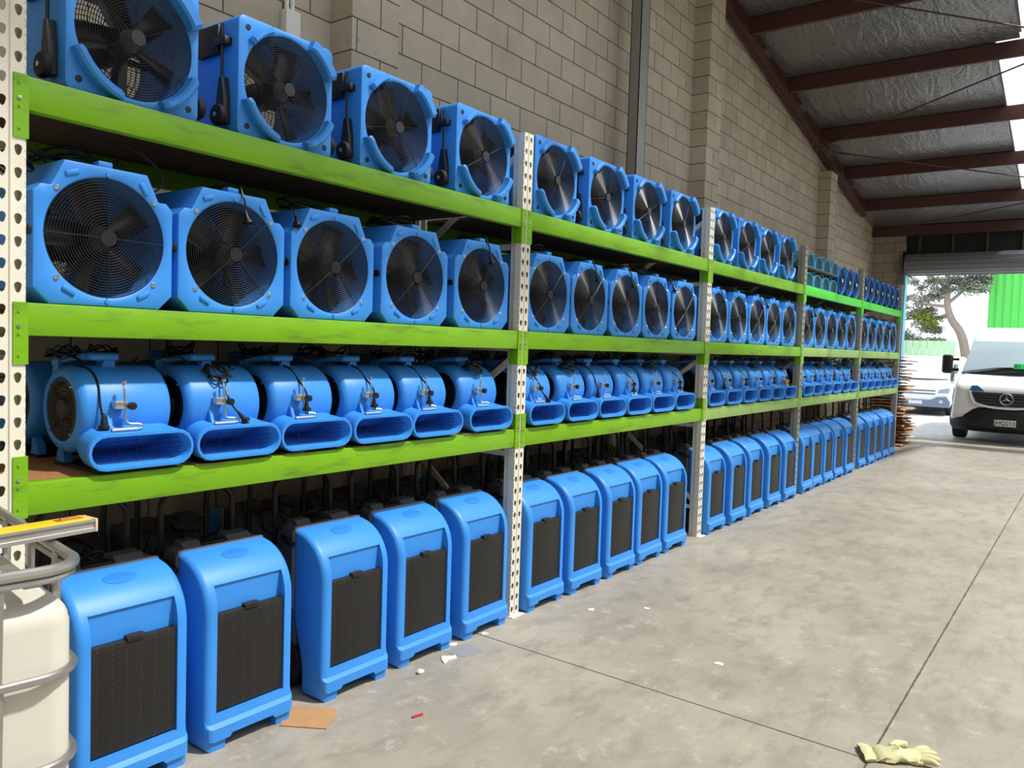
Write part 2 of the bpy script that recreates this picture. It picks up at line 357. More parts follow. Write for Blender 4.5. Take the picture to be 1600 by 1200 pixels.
# ------------------------------------------------------------------ axial fan (middle shelf)
MF_H=.235
def make_axial_fan(cordkind,seed,ang):
    q=random.Random(seed)
    t=thing('axial_fan','x','fan')
    P=[(-.19,0),(.19,0),(.24,.05),(.24,.362),(.216,.388),(.186,.388),(.142,.478),(-.142,.478),(-.186,.388),(-.216,.388),(-.24,.362),(-.24,.05)]
    bm=NB(); housing(bm,P,0,MF_H,.205,.34)
    for x,z,a in ((-.128,.048,-.5),(.128,.048,.5),(-.118,.440,.35),(.128,.425,-1.05)):
        M=Matrix.Translation((x,0,z))@Matrix.Rotation(-a,4,'Y'); rbox(bm,-.024,.024,-.008,.004,-.009,.009,.006,2,M)
    for z in (.018,.452): lathe(bm,[(-.004,.0),(-.004,.008),(.002,.009)],(0,0,z),'Y',10)
    rbox(bm,-.03,.02,.005,.05,.476,.497,.005,2)
    obj('housing',bm,BLUE,t)
    bm=NB(); rings(bm,0,MF_H,.004,.038,.203,19,.0017,.008); 
    for k in range(2):
        a=ang+k*PI/2; spoke(bm,0,MF_H,.006,.03,.214,a); spoke(bm,0,MF_H,.006,.03,.214,a+PI)
    lathe(bm,[(-.012,.0),(-.012,.027),(-.009,.029),(-.004,.027)],(0,0,MF_H),'Y',24)
    obj('front_grille',bm,WIRE,t)
    bm=NB(); rings(bm,0,MF_H,.335,.05,.2,9,.0016,-.01,40)
    for k in range(4): spoke(bm,0,MF_H,.335,.03,.205,PI/4+k*PI/2,.003,-.01)
    obj('rear_grille',bm,WIRE,t)
    bm=NB(); lathe(bm,[(.045,.0),(.045,.042),(.06,.052),(.12,.055),(.17,.03)],(0,0,MF_H),'Y',24); im=obj('impeller',bm,BLACK,t)
    for k in range(5):
        bm=NB(); blade(bm,0,MF_H,.075,ang+.5+2*PI*k/5,.05,.195,.085,.10); obj('blade',bm,BLACKG,im)
    bm=NB(); lathe(bm,[(.17,.03),(.18,.062),(.27,.062),(.285,.04),(.29,0)],(0,0,MF_H),'Y',24); obj('motor',bm,BLACK,t)
    for a in (.72,2.42,3.86,5.56):
        bm=NB(); lathe(bm,[(-.006,0),(-.006,.006),(-.002,.0095),(.004,.0095)],(.222*cos(a),0,MF_H+.222*sin(a)),'Y',12); obj('screw',bm,SILVER,t)
    for s in (-1,1):
        bm=NB(); rbox(bm,s*.241-.009,s*.241+.009,.008,.05,.222,.25,.004); obj('latch',bm,BLACK,t)
    bm=NB()
    if cordkind==0: tube(bm,coil((-.02,.17,.515),.13,.09,4,seed),.0042,5)
    if cordkind==1:
        tube(bm,coil((.05,.15,.505),.07,.06,4,seed,hz=.015),.0042,5)
        tube(bm,smooth_path([(.06,.12,.50),(.035,.03,.515),(.03,-.006,.47),(.035,-.014,.44),(.035,-.016,.405)]),.004,6); plug(bm,(.035,-.022,.395),(.1,-.3,-1))
    if cordkind==2:
        tube(bm,coil((.0,.18,.51),.15,.07,3,seed,hz=.02),.0042,5)
        tube(bm,smooth_path([(-.13,.15,.50),(-.18,.08,.49),(-.2,.03,.46),(-.205,.02,.425)]),.004,6); plug(bm,(-.205,.012,.42),(-.2,-.4,-.8))
    obj('power_cord',bm,CORD,t)
    return t
# ------------------------------------------------------------------ wheeled fan (top shelf)
WF_H=.24
def make_wheeled_fan(seed,ang):
    t=thing('wheeled_fan','x','fan'); P=rrect(-.243,.243,0,.478,.03,4)
    bm=NB(); housing(bm,P,0,WF_H,.212,.36,edge=.012)
    for a0,a1,dep,ri,ro in ((.42,1.12,.045,.214,.262),(1.95,2.5,.028,.216,.246),(3.55,4.45,.045,.214,.246),(5.1,5.9,.045,.214,.246)):
        L=[]
        for k in range(13):
            a=a0+(a1-a0)*k/12; e=.012 if k in(0,12) else 0
            pts=[(ri,.01),(ri,-dep+.01+e),(ri+.008,-dep+e),(ro-.008,-dep+e),(ro,-dep+.01+e),(ro,.01)]
            L.append([(q*cos(a),y,WF_H+q*sin(a)) for q,y in pts])
        loft(bm,L,cap0=True,cap1=True)
    rbox(bm,-.2,.2,.06,.3,-.0005,.012,.004)
    obj('housing',bm,BLUE,t)
    bm=NB(); rings(bm,0,WF_H,.004,.038,.209,20,.0017,.008)
    for k in range(6): spoke(bm,0,WF_H,.006,.03,.216,ang+k*PI/3,.0013)
    lathe(bm,[(-.012,.0),(-.012,.027),(-.009,.029),(-.004,.027)],(0,0,WF_H),'Y',24); obj('front_grille',bm,WIRE,t)
    bm=NB(); rings(bm,0,WF_H,.35,.04,.208,10,.0018,-.008,40)
    for k in range(16): spoke(bm,0,WF_H,.35,.03,.21,k*PI/8,.0018,-.008)
    obj('rear_grille',bm,WIRE,t)
    bm=NB(); lathe(bm,[(.045,.0),(.045,.04),(.06,.05),(.12,.052),(.16,.03)],(0,0,WF_H),'Y',24); im=obj('impeller',bm,BLACK,t)
    for k in range(5):
        bm=NB(); blade(bm,0,WF_H,.07,ang+.2+2*PI*k/5,.05,.2,.075,.095); obj('blade',bm,BLACKG,im)
    bm=NB(); lathe(bm,[(.16,.03),(.17,.06),(.26,.06),(.28,.03),(.285,0)],(0,0,WF_H),'Y',20)
    box(bm,-.205,.205,.27,.278,WF_H-.012,WF_H+.012); obj('motor',bm,BLACK,t)
    for x in (-.2,.2):
        for z in (.045,.433):
            bm=NB(); lathe(bm,[(-.0015,0),(-.003,.008),(-.002,.012),(.003,.012)],(x,0,z),'Y',12); obj('screw',bm,BLACK,t)
    bm=NB(); tube(bm,[(-.268,.07,.1),(-.268,.07,.44)],.006,6); rbox(bm,-.278,-.243,.04,.115,.355,.385,.004); rbox(bm,-.262,-.243,.11,.25,.33,.45,.006)
    prism(bm,[(.045,.05),(.10,.05),(.095,.14),(.08,.23),(.06,.23),(.045,.14)],'X',-.276,-.246); obj('handle_bar',bm,BLACK,t)
    for s in (-1,1):
        bm=NB(); lathe(bm,[(-.016,.014),(-.016,.028),(-.014,.038),(-.008,.042),(.008,.042),(.014,.038),(.016,.028),(.016,.014)],(s*.281,.07,.078),'X',24)
        for k in range(6):
            a=k*PI/3; tube(bm,[(s*.294,.07,.078),(s*.294,.07+.027*cos(a),.078+.027*sin(a))],.003,4)
        wl=obj('wheel',bm,RUBBER,t); bm=NB(); lathe(bm,[(-.019,.004),(-.0185,.009),(.0185,.009),(.019,.004)],(s*.281,.07,.078),'X',12); obj('axle_cap',bm,SILVER,wl)
    return t
# ------------------------------------------------------------------ carpet blower (lower shelf)
def stadium(hw,z0,z1,y,n=9):
    rr=(z1-z0)/2; cz=(z0+z1)/2; P=[]
    for k in range(n): a=-PI/2+PI*k/(n-1); P.append((hw-rr+rr*cos(a),y,cz+rr*sin(a)))
    for k in range(n): a=PI/2+PI*k/(n-1); P.append((-hw+rr+rr*cos(a),y,cz+rr*sin(a)))
    return P
DC=(.245,.213,.157)  # drum centre y,z, radius
def SH(bm,d=-.042):
    for v in bm.verts: v.co.x+=d
def make_blower(kind,seed):
    t=thing('carpet_blower','x','air mover'); q=random.Random(seed); cy,cz,rd=DC
    bm=NB()
    x0,x1=-.178,.165
    lathe(bm,[(x0+.03,.112),(x0+.004,.115),(x0,.122),(x0+.002,rd-.022),(x0+.012,rd-.008),(x0+.028,rd),(x1-.028,rd),(x1-.012,rd-.008),(x1-.002,rd-.022),(x1,.122),(x1-.004,.115),(x1-.03,.112)],(0,cy,cz),'X',48)
    loft(bm,[stadium(.135,.05,.24,.26),stadium(.160,.022,.19,.17),stadium(.185,.012,.155,.09),stadium(.195,.013,.143,.02),stadium(.197,.011,.144,.006),stadium(.194,.014,.141,0),stadium(.184,.024,.131,0),stadium(.181,.027,.128,.006),stadium(.165,.034,.122,.12),stadium(.13,.05,.11,.24)],cap0=True,cap1=True)
    for s in (-1,1): prism(bm,[(.30,.0),(.37,.0),(.36,.05),(.32,.08)],'X',s*.12-.015,s*.12+.015)
    prism(bm,[(.055,.14),(.095,.14),(.095,.20),(.082,.20),(.07,.165)],'X',-.092,-.078)
    hb=obj('housing',bm,BLUE,t)
    bm=NB()
    for k in range(6):
        z=.034+.0185*k; tube(bm,[(-.172,.05,z),(.172,.05,z)],.0011,4)
    for x in (-.13,-.065,0,.065,.13): tube(bm,[(x,.052,.026),(x,.052,.132)],.0013,4)
    obj('outlet_guard',bm,WIRE,t)
    for s,xx in ((-1,x0),(1,x1)):
        bm=NB(); lathe(bm,[(-s*.014,.114),(-s*.006,.112),(-s*.003,.100),(-s*.016,.085),(-s*.016,.045),(-s*.004,.035),(-s*.004,0)],(xx,cy,cz),'X',36)
        for rr_ in (.05,.065,.08): tube(bm,[(xx-s*.012,cy+rr_*cos(2*PI*i/36),cz+rr_*sin(2*PI*i/36)) for i in range(36)],.0012,4,True)
        for a in (.8,2.35,3.95,5.5): 
            tube(bm,[(xx-s*.014,cy,cz),(xx-s*.006,cy+.115*cos(a),cz+.115*sin(a))],.0022,4)
        ig=obj('intake_grille',bm,BLACK,t)
        bm=NB()
        for a in (.8,2.35,3.95,5.5): lathe(bm,[(-.003,0),(-.003,.004),(.003,.004),(.003,0)],(xx+s*.001,cy+.116*cos(a),cz+.116*sin(a)),'X',8)
        obj('screw',bm,SILVER,ig)
    bm=NB()
    prism(bm,[(-.01,.355),(.045,.355),(.035,.392),(0,.392)],'Y',cy-.04,cy-.01)
    rbox(bm,-.058,.052,cy-.055,cy-.005,.388,.418,.012,3)
    L=[]
    for k in range(9):
        s=k/8; L.append([(-.03-.10*s*.6+a,cy-.03+.15*s,.402-.028*s*s+b-.0*s) for a,b in ((-.022,-.01),(-.022,.008),(-.012,.014),(.012,.014),(.022,.008),(.022,-.01),(.012,-.014),(-.012,-.014))])
    loft(bm,L,cap0=True,cap1=True); prism(bm,[(-.11,.33),(-.06,.33),(-.065,.385),(-.105,.385)],'Y',cy+.08,cy+.12)
    SH(bm); obj('handle',bm,BLUE,t)
    bm=NB(); yf=cy-rd-.028
    tube(bm,smooth_path([(.0,yf+.012,.315),(.0,yf,.29),(.004,yf,.22),(.012,yf,.172),(.05,yf-.01,.166),(.058,yf-.02,.158),(.04,yf-.03,.152),(.0,yf-.03,.151)],4),.0042,8)
    tube(bm,[(.03,yf-.03,.152),(-.06,yf-.03,.152)],.0068,8); rbox(bm,-.034,.01,yf-.003,yf+.03,.222,.25,.003); lathe(bm,[(-.006,.007),(.004,.007)],(0,yf,.318),'Z',8)
    SH(bm); cl=obj('clamp_rod',bm,SILVER,t)
    bm=NB(); lathe(bm,[(-.012,.006),(-.01,.014),(.008,.014),(.012,.008)],(.022,yf-.012,.232),'Y',12); SH(bm); obj('clamp_knob',bm,BLACK,cl)
    bm=NB()
    if kind==0:
        tube(bm,smooth_path([(-.12,cy+.02,.372),(-.07,cy-.06,.362),(-.065,cy-.125,.312),(-.075,cy-.165,.24),(-.072,cy-.172,.20)]),.0042,6); plug(bm,(-.07,cy-.178,.19),(0,-.1,-1))
        tube(bm,coil((-.10,.30,.415),.05,.05,3,seed),.004,5)
    elif kind==1:
        tube(bm,coil((.02,cy-.11,.345),.05,.05,4,seed,hz=.035),.0042,5)
        tube(bm,smooth_path([(.02,cy-.12,.33),(.012,yf-.006,.26),(.03,yf-.012,.22),(.055,yf-.02,.185)]),.004,6); plug(bm,(.062,yf-.024,.178),(.5,-.2,-.7))
        tube(bm,coil((-.06,.28,.425),.05,.05,3,seed+1,hz=.03),.004,5)
    elif kind==2:
        tube(bm,smooth_path([(-.02,cy,.375),(.015,cy-.06,.362),(.02,cy-.125,.31),(.012,yf-.006,.26),(.01,yf-.012,.225)]),.0042,6); plug(bm,(.008,yf-.016,.215),(0,-.1,-1))
        tube(bm,coil((-.02,.31,.42),.05,.05,3,seed,hz=.03),.004,5)
    else:
        tube(bm,coil((.03,cy-.10,.36),.055,.045,5,seed,hz=.03),.0042,5); tube(bm,coil((.0,.30,.43),.07,.04,3,seed,hz=.03),.004,5)
    SH(bm); obj('power_cord',bm,CORD,t)
    bm=NB(); box(bm,-.14,.14,.05,.37,-.0005,.011); obj('rubber_feet',bm,RUBBER,t)
    return t
# ------------------------------------------------------------------ dehumidifier (floor)
def offset_poly(P,d):
    out=[]; n=len(P)
    A=sum(P[i][0]*P[(i+1)%n][1]-P[(i+1)%n][0]*P[i][1] for i in range(n)); sg=1 if A>0 else -1
    for i in range(n):
        a,b,c=Vector(P[i-1]),Vector(P[i]),Vector(P[(i+1)%n]); e1=(b-a).normalized(); e2=(c-b).normalized()
        n1=Vector((-e1.y,e1.x))*sg; n2=Vector((-e2.y,e2.x))*sg; nn=(n1+n2); nn=nn/max(.35,nn.length_squared/2)
        out.append(tuple(b+nn*d))
    return out
def shell(bm,P,hw,rad=.03,seg=5):
    L=[]
    for s in (-1,1):
        st=[]
        for k in range(seg+1):
            a=PI/2*k/seg; st.append((hw-rad+rad*cos(a) if True else 0,rad*(1-sin(a))))
        if s<0: L+=[(-x,i) for x,i in st]
        else: L+=[(x,i) for x,i in st[::-1]]
    ys=[p[0] for p in P]; zs=[p[1] for p in P]; yc,zc=(min(ys)+max(ys))/2,(min(zs)+max(zs))/2; hy,hz=max(ys)-yc,max(zs)-zc
    loops=[[(x,yc+(p[0]-yc)*(1-i/hy),zc+(p[1]-zc)*(1-i/hz)) for p in P] for x,i in L]
    loft(bm,loops,cap0=True,cap1=True)
def boolean(o,cutters):
    for bmc in cutters:
        me=D.meshes.new('c'); bmesh.ops.recalc_face_normals(bmc,faces=bmc.faces); bmc.to_mesh(me); bmc.free(); co=D.objects.new('c',me); C.objects.link(co)
        md=o.modifiers.new('b','BOOLEAN'); md.object=co; md.operation='DIFFERENCE'; md.solver='EXACT'; md.use_self=True
        dg=bpy.context.evaluated_depsgraph_get(); dg.update(); nm=D.meshes.new_from_object(o.evaluated_get(dg)); o.modifiers.clear(); o.data=nm; D.objects.remove(co)
    for p in o.data.polygons: p.use_smooth=True
    o.data.set_sharp_from_angle(angle=math.radians(35))
def dehu_profile():
    P=[(-.004,.0),(-.006,.036),(-.018,.042),(-.017,.092),(-.004,.108),(-.003,.122),(0,.138),(0,.545)]
    for k in range(1,9):
        a=PI*.5*k/8*.93; P.append((.218*(1-cos(a)),.545+.206*sin(a)))
    P+=[(.212,.752),(.212,.36),(.20,.30),(.165,.20),(.145,.11),(.14,.0)]
    return P
def make_dehu(seed):
    t=thing('dehumidifier','x','dehumidifier')
    P=dehu_profile(); bm=NB(); shell(bm,P,.205,.028,5)
    o=obj('front_shell',bm,BLUE,t)
    c1=NB(); box(c1,-.158,.158,-.1,.036,.142,.645); c2=NB(); prism(c2,[(-.12,0),(.12,0),(.12,.028),(.095,.055),(-.095,.055),(-.12,.028)],'Y',-.1,.3)
    boolean(o,[c1,c2])
    bm=NB(); sp=[p for p in P if p[1]>.5 and p[0]<.205]
    def onp(s):
        L=[0]
        for a,b in zip(sp,sp[1:]): L.append(L[-1]+math.dist(a,b))
        s=min(max(s,0),L[-1])
        for i in range(len(sp)-1):
            if s<=L[i+1]: 
                k=(s-L[i])/(L[i+1]-L[i]); a,b=Vector(sp[i]),Vector(sp[i+1]); d=(b-a).normalized(); n_=Vector((-d.y,d.x)); return a+(b-a)*k+n_*.0015
        return Vector(sp[-1])
    tot=sum(math.dist(a,b) for a,b in zip(sp,sp[1:])); cs=tot-.075
    ring=[]; 
    for rr_ in (.01,.4,.7,1):
        ring.append([(lambda p,a: (.062*rr_*cos(a),p.x,p.y))(onp(cs+.030*rr_*sin(a)),a) for a in [2*PI*k/28 for k in range(28)]])
    loft(bm,ring,cap0=True); obj('oval_badge',bm,BADGE,t)
    bm=NB(); rbox(bm,-.155,.155,.006,.036,.148,.535,.004); rbox(bm,-.034,.034,-.002,.028,.528,.55,.006); obj('air_filter',bm,FILT,t)
    G=[(.212,.36),(.212,.748),(.24,.752),(.30,.758),(.33,.735),(.352,.70),(.36,.60),(.36,.15),(.30,.10),(.20,.14),(.206,.3)]
    bm=NB(); shell(bm,G,.196,.02,4)
    prism(bm,[(.225,.75),(.25,.775),(.31,.778),(.335,.74)],'X',.04,.15); prism(bm,[(.235,.75),(.26,.775),(.31,.775),(.33,.74)],'X',-.16,-.08)
    obj('rear_body',bm,GREY,t)
    bm=NB(); shell(bm,[(.203,.37),(.203,.757),(.222,.757),(.222,.37)],.2035,.02,4); obj('seam_band',bm,GREYL,t)
    bm=NB(); rbox(bm,-.075,.035,.238,.305,.748,.762,.004); obj('control_panel',bm,BLACK,t)
    for s in (-1,1):
        bm=NB(); lathe(bm,[(-.02,.06),(-.02,.1),(-.015,.115),(-.006,.121),(.006,.121),(.015,.115),(.02,.1),(.02,.06)],(s*.185,.285,.121),'X',36)
        for k in range(40):
            a=2*PI*k/40; M=Matrix.Translation((s*.185,.285+.1205*cos(a),.121+.1205*sin(a)))@Matrix.Rotation(a,4,'X'); box(bm,-.016,.016,-.002,.002,-.003,.003,M)
        wl=obj('wheel',bm,RUBBER,t)
        bm=NB(); lathe(bm,[(-.01,.0),(-.012,.03),(-.006,.095),(.006,.095),(.012,.03),(.01,0)],(s*.193,.285,.121),'X',10); obj('wheel_hub',bm,GREY,wl)
    bm=NB(); x=.168
    P2=[(-x,.385,.35),(-x,.395,.80),(-x,.40,.90),(-x+.02,.402,.935),(-x+.055,.403,.955),(x-.055,.403,.955),(x-.02,.402,.935),(x,.40,.90),(x,.395,.80),(x,.385,.35)]
    tube(bm,smooth_path(P2,4),.0125,10); box(bm,-.168,.168,.36,.395,.40,.43); obj('push_handle',bm,BLACK,t)
    bm=NB(); tube(bm,[(-.2,.30,.70),(-.21,.24,.688),(-.214,.20,.68)],.011,8); obj('side_lever',bm,BLACK,t)
    q=random.Random(seed); bm=NB(); tube(bm,coil((.02,.42,.70),.12,.03,3,seed,hz=.08),.0042,5); obj('power_cord',bm,CORD,t)
    return t
# ------------------------------------------------------------------ small units on the far top shelf
def make_compact():
    t=thing('compact_air_mover','x','air mover'); bm=NB()
    P=[(-.172,0),(.172,0),(.172,.07)]+[(.172*cos(a),.07+.095*sin(a)) for a in (.25,.5,.75,1.0,1.3,1.57,1.84,2.14,2.39,2.64,2.89)]+[(-.172,.07)]
    A=[(x*.99,z) for x,z in P]; loft(bm,[[(x,.25,z) for x,z in A],[(x,.01,z) for x,z in A],[(x*.95,0,.006+z*.95) for x,z in A],[(x*.84,0,.014+z*.86) for x,z in A],[(x*.82,.01,.016+z*.84) for x,z in A],[(x*.8,.03,.018+z*.82) for x,z in A]],cap0=True)
    obj('housing',bm,TEAL,t)
    bm=NB(); loft(bm,[[(x*.81,.02,.017+z*.83) for x,z in P],[(x*.81,.03,.017+z*.83) for x,z in P]],cap0=True,cap1=True)
    for k in range(7): tube(bm,[(-.12,.014,.025+.015*k),(.12,.014,.025+.015*k)],.0015,4)
    obj('outlet_guard',bm,mat('dark_teal_guard',(24,84,104),.5),t)
    bm=NB(); tube(bm,smooth_path([(-.06,.06,.165),(-.05,.06,.195),(.05,.06,.195),(.06,.06,.165)],3),.009,6); tube(bm,coil((0,.14,.185),.05,.05,2,3),.005,5); obj('handle',bm,TEAL,t)
    return t
def make_round():
    t=thing('round_fan','x','fan'); bm=NB(); z=.19
    loft_pts=[(.0,.168),(-.006,.176),(0,.184),(.03,.184),(.045,.172),(.17,.168),(.2,.176),(.2,.16),(.17,.155),(.03,.155),(.004,.162),(0,.168)]
    L=[[(q*sin(2*PI*k/40),y,z+q*cos(2*PI*k/40)) for k in range(40)] for y,q in loft_pts]; loft(bm,L)
    rbox(bm,-.13,.13,.05,.16,0,.03,.006); obj('housing',bm,BLUE2,t)
    bm=NB(); rings(bm,0,z,.006,.035,.155,10,.0014,.01,40)
    for k in range(3): spoke(bm,0,z,.006,.0,.16,k*PI/3+.3,.0016,.01); spoke(bm,0,z,.006,.0,.16,k*PI/3+.3+PI,.0016,.01)
    obj('front_grille',bm,WIRE,t)
    bm=NB(); lathe(bm,[(-.012,0),(-.012,.024),(-.006,.026)],(0,0,z),'Y',16); obj('hub_badge',bm,mat('pale_hub_badge',(190,220,200),.4),t)
    bm=NB(); lathe(bm,[(.05,0),(.05,.03),(.12,.03),(.12,0)],(0,0,z),'Y',16); im=obj('impeller',bm,BLACK,t)
    for k in range(5):
        bm=NB(); blade(bm,0,z,.08,2*PI*k/5,.03,.148,.06,.08); obj('blade',bm,BLACKG,im)
    bm=NB(); tube(bm,smooth_path([(-.06,.08,.36),(-.05,.08,.40),(.05,.08,.40),(.06,.08,.36)],3),.008,6); obj('handle',bm,BLACK,t)
    return t

# ------------------------------------------------------------------ setting: floor, walls, roof
B=2.75; WY=1.25; EX=17.114
bm=NB(); box(bm,-4,EX+.1,-9,WY+.3,-.12,0); struct(obj('floor',bm,FLOOR))
bm=NB(); box(bm,EX+.1,70,-30,30,-.14,-.012); struct(obj('ground',bm,YARD))
bm=NB(); box(bm,-40,EX+.1,-40,-9,-.14,-.012); box(bm,-40,-4,-9,WY+.3,-.14,-.012); struct(obj('ground_side',bm,YARD))
def rz(x): return 4.406-.193*(x-15.6)   # underside of the purlins
bm=NB(); loft(bm,[[(-4,WY,0),(EX,WY,0),(EX,WY,rz(EX)+.3),(-4,WY,rz(-4)+.3)],[(-4,WY+.2,0),(EX,WY+.2,0),(EX,WY+.2,rz(EX)+.3),(-4,WY+.2,rz(-4)+.3)]],cap0=True,cap1=True); struct(obj('wall_left',bm,BLK_X))
for i,x in enumerate((-2.95,2.361,7.786,13.02)):
    bm=NB(); h=rz(x+.4)+.1; 
    if i==3: h=4.72
    box(bm,x,x+.4,1.05,WY-.0005,0,h); struct(obj('trim_%d'%(i+1),bm,BLK_X))
bm=NB(); box(bm,EX,EX+.2,.60,WY+.2,0,4.42); struct(obj('wall_end',bm,BLK_Y))
bm=NB(); box(bm,EX+.10,EX+.24,-6,.6,3.62,4.38); struct(obj('wall_header',bm,DARKW))
bm=NB(); box(bm,-4,EX,-9.2,-9,0,5.0); struct(obj('wall_right_unseen',bm,BLK_X))  # unseen wall added to cut the horizon fill on the rack fronts
bm=NB(); box(bm,-4.2,-4,-9.2,WY+.2,0,8.2); struct(obj('wall_back_unseen',bm,BLK_Y))  # unseen wall added behind the camera to hold back sky fill
bm=NB(); box(bm,EX,EX+.2,-9.2,-5,0,4.3); struct(obj('wall_end_right',bm,BLK_Y))
k=5
for y in (.35,-.25,-.85,-1.45,-2.05):
    bm=NB(); box(bm,EX+.03,EX+.10,y-.02,y+.02,3.6,4.2); o=struct(obj('trim_%d'%k,bm,DARKB)); k+=1
bm=NB(); box(bm,EX-.03,EX+.22,.575,.62,0,3.33); struct(obj('trim_%d'%k,bm,CYAN)); k+=1
bm=NB(); box(bm,EX-.08,EX-.03,.59,.70,0,3.75); struct(obj('trim_%d'%k,bm,ROLL)); k+=1
# foil ceiling sagging between purlins
PX=[17.04,15.5,13.9,12.33,10.62,9.04,7.45,5.86,4.27,2.68,1.09,-.5,-2.1,-3.7]
bm=NB(); prev=None
YS=[WY,.9,.5,.1,-.3,-.7,-1.1,-1.48,-1.75]
cols=[]
for a,b in zip(PX,PX[1:]):
    for s in range(8):
        x=a+(b-a)*s/8; cols.append((x,rz(x)+.215-.05*sin(PI*s/8)))
cols.append((PX[-1],rz(PX[-1])+.215))
grid=[[bm.verts.new((x,y,z)) for y in YS] for x,z in cols]
for a,b in zip(grid,grid[1:]):
    for i in range(len(YS)-1):
        if i==len(YS)-2 and a[0].co.x>10.7: continue
        bm.faces.new((a[i],a[i+1],b[i+1],b[i]))
struct(obj('ceiling',bm,FOIL,sharp=80))
bm=NB()
box(bm,0,1,0,1,0,1); bm.clear()
vs=[bm.verts.new(p) for p in ((17.3,WY+.2,rz(17.3)+.3),(17.3,-1.48,rz(17.3)+.3),(-3.7,-1.48,rz(-3.7)+.3),(-3.7,WY+.2,rz(-3.7)+.3))]; bm.faces.new(vs)
bm.faces.new([bm.verts.new(p) for p in ((10.65,-1.48,rz(10.65)+.3),(10.65,-1.76,rz(10.65)+.3),(-3.7,-1.76,rz(-3.7)+.3),(-3.7,-1.48,rz(-3.7)+.3))])
struct(obj('ceiling_roof_sheet',bm,ROLL))
bm=NB(); L=[]
for y in (-1.48,-2.45):
    L.append([(17.3,y,rz(17.3)+.26),(10.65,y,rz(10.65)+.26)])
loft(bm,L,closed=False); struct(obj('window_1',bm,SKYP))
def csec(x,y0,y1,z,h=.2,fl=.055,tk=.006):
    bm=NB(); P=[(x,z),(x+fl,z),(x+fl,z+.018),(x+fl-tk,z+.018),(x+fl-tk,z+tk),(x+tk,z+tk),(x+tk,z+h-tk),(x+fl,z+h-tk),(x+fl,z+h),(x,z+h)]
    prism(bm,P,'Y',y0,y1); return bm
for i,x in enumerate(PX):
    bm=csec(x,-2.5,WY if x>15.8 else 1.065,rz(x)); o=obj('roof_purlin',bm,RED); struct(o); o.name='trim_purlin'
# rafters following the roof slope
def rafter(y,x0,x1,name,dep=.24):
    bm=NB(); 
    top=.18-.001 if dep<.1 else 0
    for (ya,yb,za,zb) in ((y-.06,y+.06,-dep,-dep+.012),(y-.006,y+.006,-dep,top),(y-.06,y+.06,top-.012,top)):
        loft(bm,[[(x,ya,rz(x)+za),(x,yb,rz(x)+za),(x,yb,rz(x)+zb),(x,ya,rz(x)+zb)] for x in (x0,x1)],cap0=True,cap1=True)
    return struct(obj(name,bm,RED))
rafter(1.13,-3.7,15.75,'trim_rafter',.02); rafter(-2.5,-3.7,17.3,'trim_rafter',.3)
for (a,b) in (((12.6,1.1),(14.95,-2.4)),((12.45,1.1),(10.45,-2.4)),((8.1,.6),(10.4,-2.4)),((16.7,1.1),(15.2,-2.4)),((7.2,1.1),(5.2,-2.4))):
    bm=NB(); tube(bm,[(a[0],a[1],rz(a[0])-.02),(b[0],b[1],rz(b[0])-.02)],.011,8)
    d=(Vector((b[0],b[1],rz(b[0])))-Vector((a[0],a[1],rz(a[0])))).normalized(); p=Vector((a[0],a[1],rz(a[0])-.02)); 
    tube(bm,[p+d*.28,p+d*.44],.02,8); struct(obj('trim_brace_rod',bm,RED))
# steel column, conduit
bm=NB(); box(bm,5.905,6.077,.950,.958,0,rz(6)-.2); box(bm,5.905,6.077,1.052,1.06,0,rz(6)-.2); box(bm,5.905,5.912,.95,1.06,0,rz(6)-.2); box(bm,6.07,6.077,.95,1.06,0,rz(6)-.2); struct(obj('trim_steel_column',bm,COLM))
cd=thing('wall_conduit','pale electrical conduit ending in a box on the block wall','conduit',(2.03,WY,3.25))
for dx in (-.018,.022):
    bm=NB(); tube(bm,[(dx,-.018,.28),(dx,-.018,2.4)],.014,8); obj('pipe',bm,WHITEP,cd)
bm=NB(); rbox(bm,-.05,.055,-.06,0,.0,.30,.006); box(bm,-.012,.016,-.064,-.06,.13,.15); obj('junction_box',bm,WHITEP,cd)

# ------------------------------------------------------------------ roller door
rd=thing('roller_door','grey steel roller door wound up above the open doorway','roller door',(EX-.24,0,3.3))
bm=NB(); prof=[]
for k in range(56):
    a=2*PI*k/56; q=.205+.006*(1 if (k//2)%2 else -1)
    prof.append((q*cos(a),.215+q*sin(a)))
loft(bm,[[(p[0],y,p[1]) for p in prof] for y in (.54,-4.5)],cap0=True,cap1=True); obj('rolled_curtain',bm,ROLL,rd)
bm=NB(); box(bm,.14,.18,-4.5,.54,-.0,.16); box(bm,.12,.2,-4.5,.54,.0,.035); obj('bottom_rail',bm,ROLL,rd)
bm=NB(); rbox(bm,-.2,.2,.55,.575,.02,.47,.02); lathe(bm,[(.545,.06),(.6,.06)],(0,0,.215),'Y',16); obj('end_bracket',bm,BLACK,rd)

